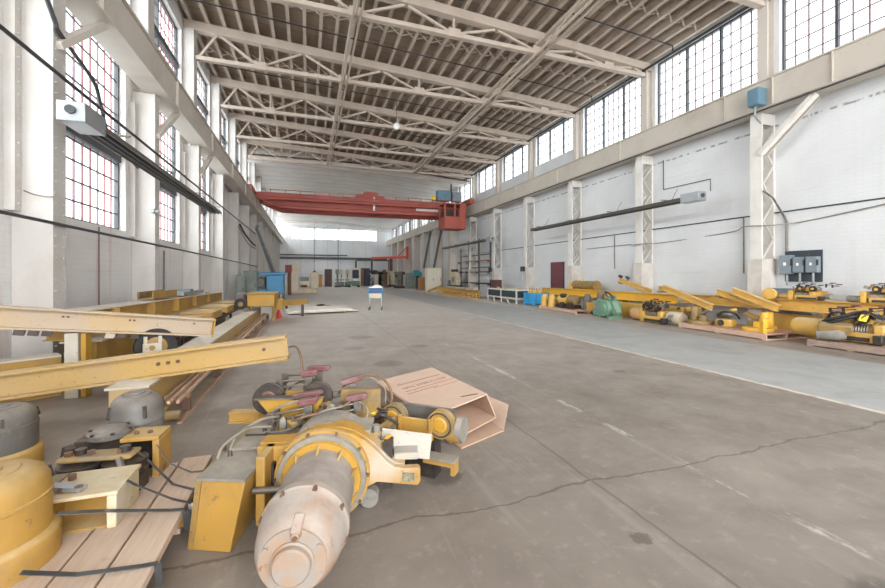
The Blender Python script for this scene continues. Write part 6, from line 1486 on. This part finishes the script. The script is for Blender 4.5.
MB().bb(-0.4,0.35,0,0.5,1.7,2.3).build('machine_head', M['dark_red'], t, 0.05); MB().bb(-0.1,0.3,0.05,0.45,0,1.699).build('machine_column', M['rust'], t, 0.03)
cab('control_cabinet', 'grey-green electrical cabinet against the wall beside the blue machine', 'cabinet', -3.44, -2.75, 24.6, 25.6, 0, 1.75, 'grey_green', 1)
cab('control_cabinet', 'small grey-green cabinet standing before the larger one at the wall', 'cabinet', -3.4, -3.0, 22.0, 22.8, 0, 1.5, 'grey_green', 1)

# shopping cart with blue side panels
t = thing('shopping_cart', 'wheeled cart with blue panels and white bags standing alone on the floor', 'cart', (2.75,16.9,0), R(-12))
MB().bb(-0.30,0.30,-0.22,0.26,0.50,0.52).build('basket_floor', M['galv'], t)
a = MB(); a.hexa([(-0.26,-0.235,0.50),(0.28,-0.235,0.50),(0.28,-0.22,0.50),(-0.26,-0.22,0.50),(-0.31,-0.285,0.96),(0.33,-0.285,0.96),(0.33,-0.27,0.96),(-0.31,-0.27,0.96)]); bp = a.build('basket_front', M['blue_box'], t)
MB().bb(-0.25,0.27,-0.292,-0.286,0.52,0.72).build('front_poster', M['tan_machine'], bp)
MB().bb(-0.24,0.27,-0.300,-0.293,0.73,0.95).build('front_sign', M['blue_dark'], bp)
a = MB(); a.hexa([(-0.275,-0.21,0.50),(-0.26,-0.21,0.50),(-0.26,0.3,0.50),(-0.275,0.3,0.50),(-0.33,-0.26,0.95),(-0.315,-0.26,0.95),(-0.315,0.34,0.95),(-0.33,0.34,0.95)]); a.build('basket_side', M['blue_machine'], t)
a = MB(); a.hexa([(0.285,-0.21,0.50),(0.30,-0.21,0.50),(0.30,0.3,0.50),(0.285,0.3,0.50),(0.335,-0.26,0.95),(0.35,-0.26,0.95),(0.35,0.34,0.95),(0.335,0.34,0.95)]); a.build('basket_side', M['blue_machine'], t)
MB().bb(-0.27,0.29,0.27,0.29,0.521,0.95).build('basket_back', M['galv'], t)
for (x,y) in ((-0.25,-0.24),(0.27,-0.24),(-0.25,0.4),(0.27,0.4)):
    MB().cyl((x,y,0.13),(x,y*0.9,0.50),0.014,n=6).build('cart_leg', M['galv'], t); MB().cyl((x-0.02,y,0.065),(x+0.02,y,0.065),0.064,n=14).build('caster_wheel', M['black'], t)
MB().tube([(-0.3,0.32,0.95),(-0.3,0.5,1.02),(0.32,0.5,1.02),(0.34,0.32,0.95)],0.014,6,None,1).build('push_handle', M['galv'], t)
for (c, s_, lb) in (((2.82,16.84,0.93),(0.24,0.20,0.15),'larger white bag bulging out of the cart basket'),((2.58,17.02,0.86),(0.12,0.15,0.14),'smaller white bag at the side of the cart basket')):
    o = MB().blob(c, s_, 5, 14, 9, 0.15).build('plastic_bag', M['paper']); tag(o, lb, 'bag')
# flattened cardboard on the floor
for i, (x0, x1, ya, yb, lb) in enumerate(((-0.7,1.9,15.6,17.6,'pale flattened carton at the bottom of the floor stack'),(-0.55,1.7,15.75,17.4,'pale flattened carton in the middle of the floor stack'),(-0.4,1.5,15.8,17.5,'pale flattened carton on top of the floor stack'))):
    zz = 0.065+0.032*i; a = MB(); q = 0.5
    a.hexa([(x0,ya,zz),(x1,ya+q,zz),(x1-0.2,yb+q,zz),(x0-0.2,yb,zz),(x0,ya,zz+0.03),(x1,ya+q,zz+0.03),(x1-0.2,yb+q,zz+0.03),(x0-0.2,yb,zz+0.03)])
    tag(a.build('cardboard_sheet', M['card_white']), lb, 'cardboard')
for i, x in enumerate((-0.3,1.35)):
    tag(MB().bb(x,x+0.1,16.1,17.4,0.0,0.064).build('timber_batten', M['pallet_dark']), ('timber batten under the flattened cartons, the end by the yellow pile','timber batten under the flattened cartons, the end by the cart')[i], 'batten')
t = thing('dark_scrap', 'small dark scrap lying on the open floor past the flattened cartons', 'scrap', (0.6,19.6,0))
MB().blob((0,0,0.06),(0.22,0.12,0.059),9,10,6,0.3).build('scrap_body', M['dark'], t); MB().bb(0.2,0.42,-0.05,0.05,0,0.05).build('scrap_bar', M['rust'], t)
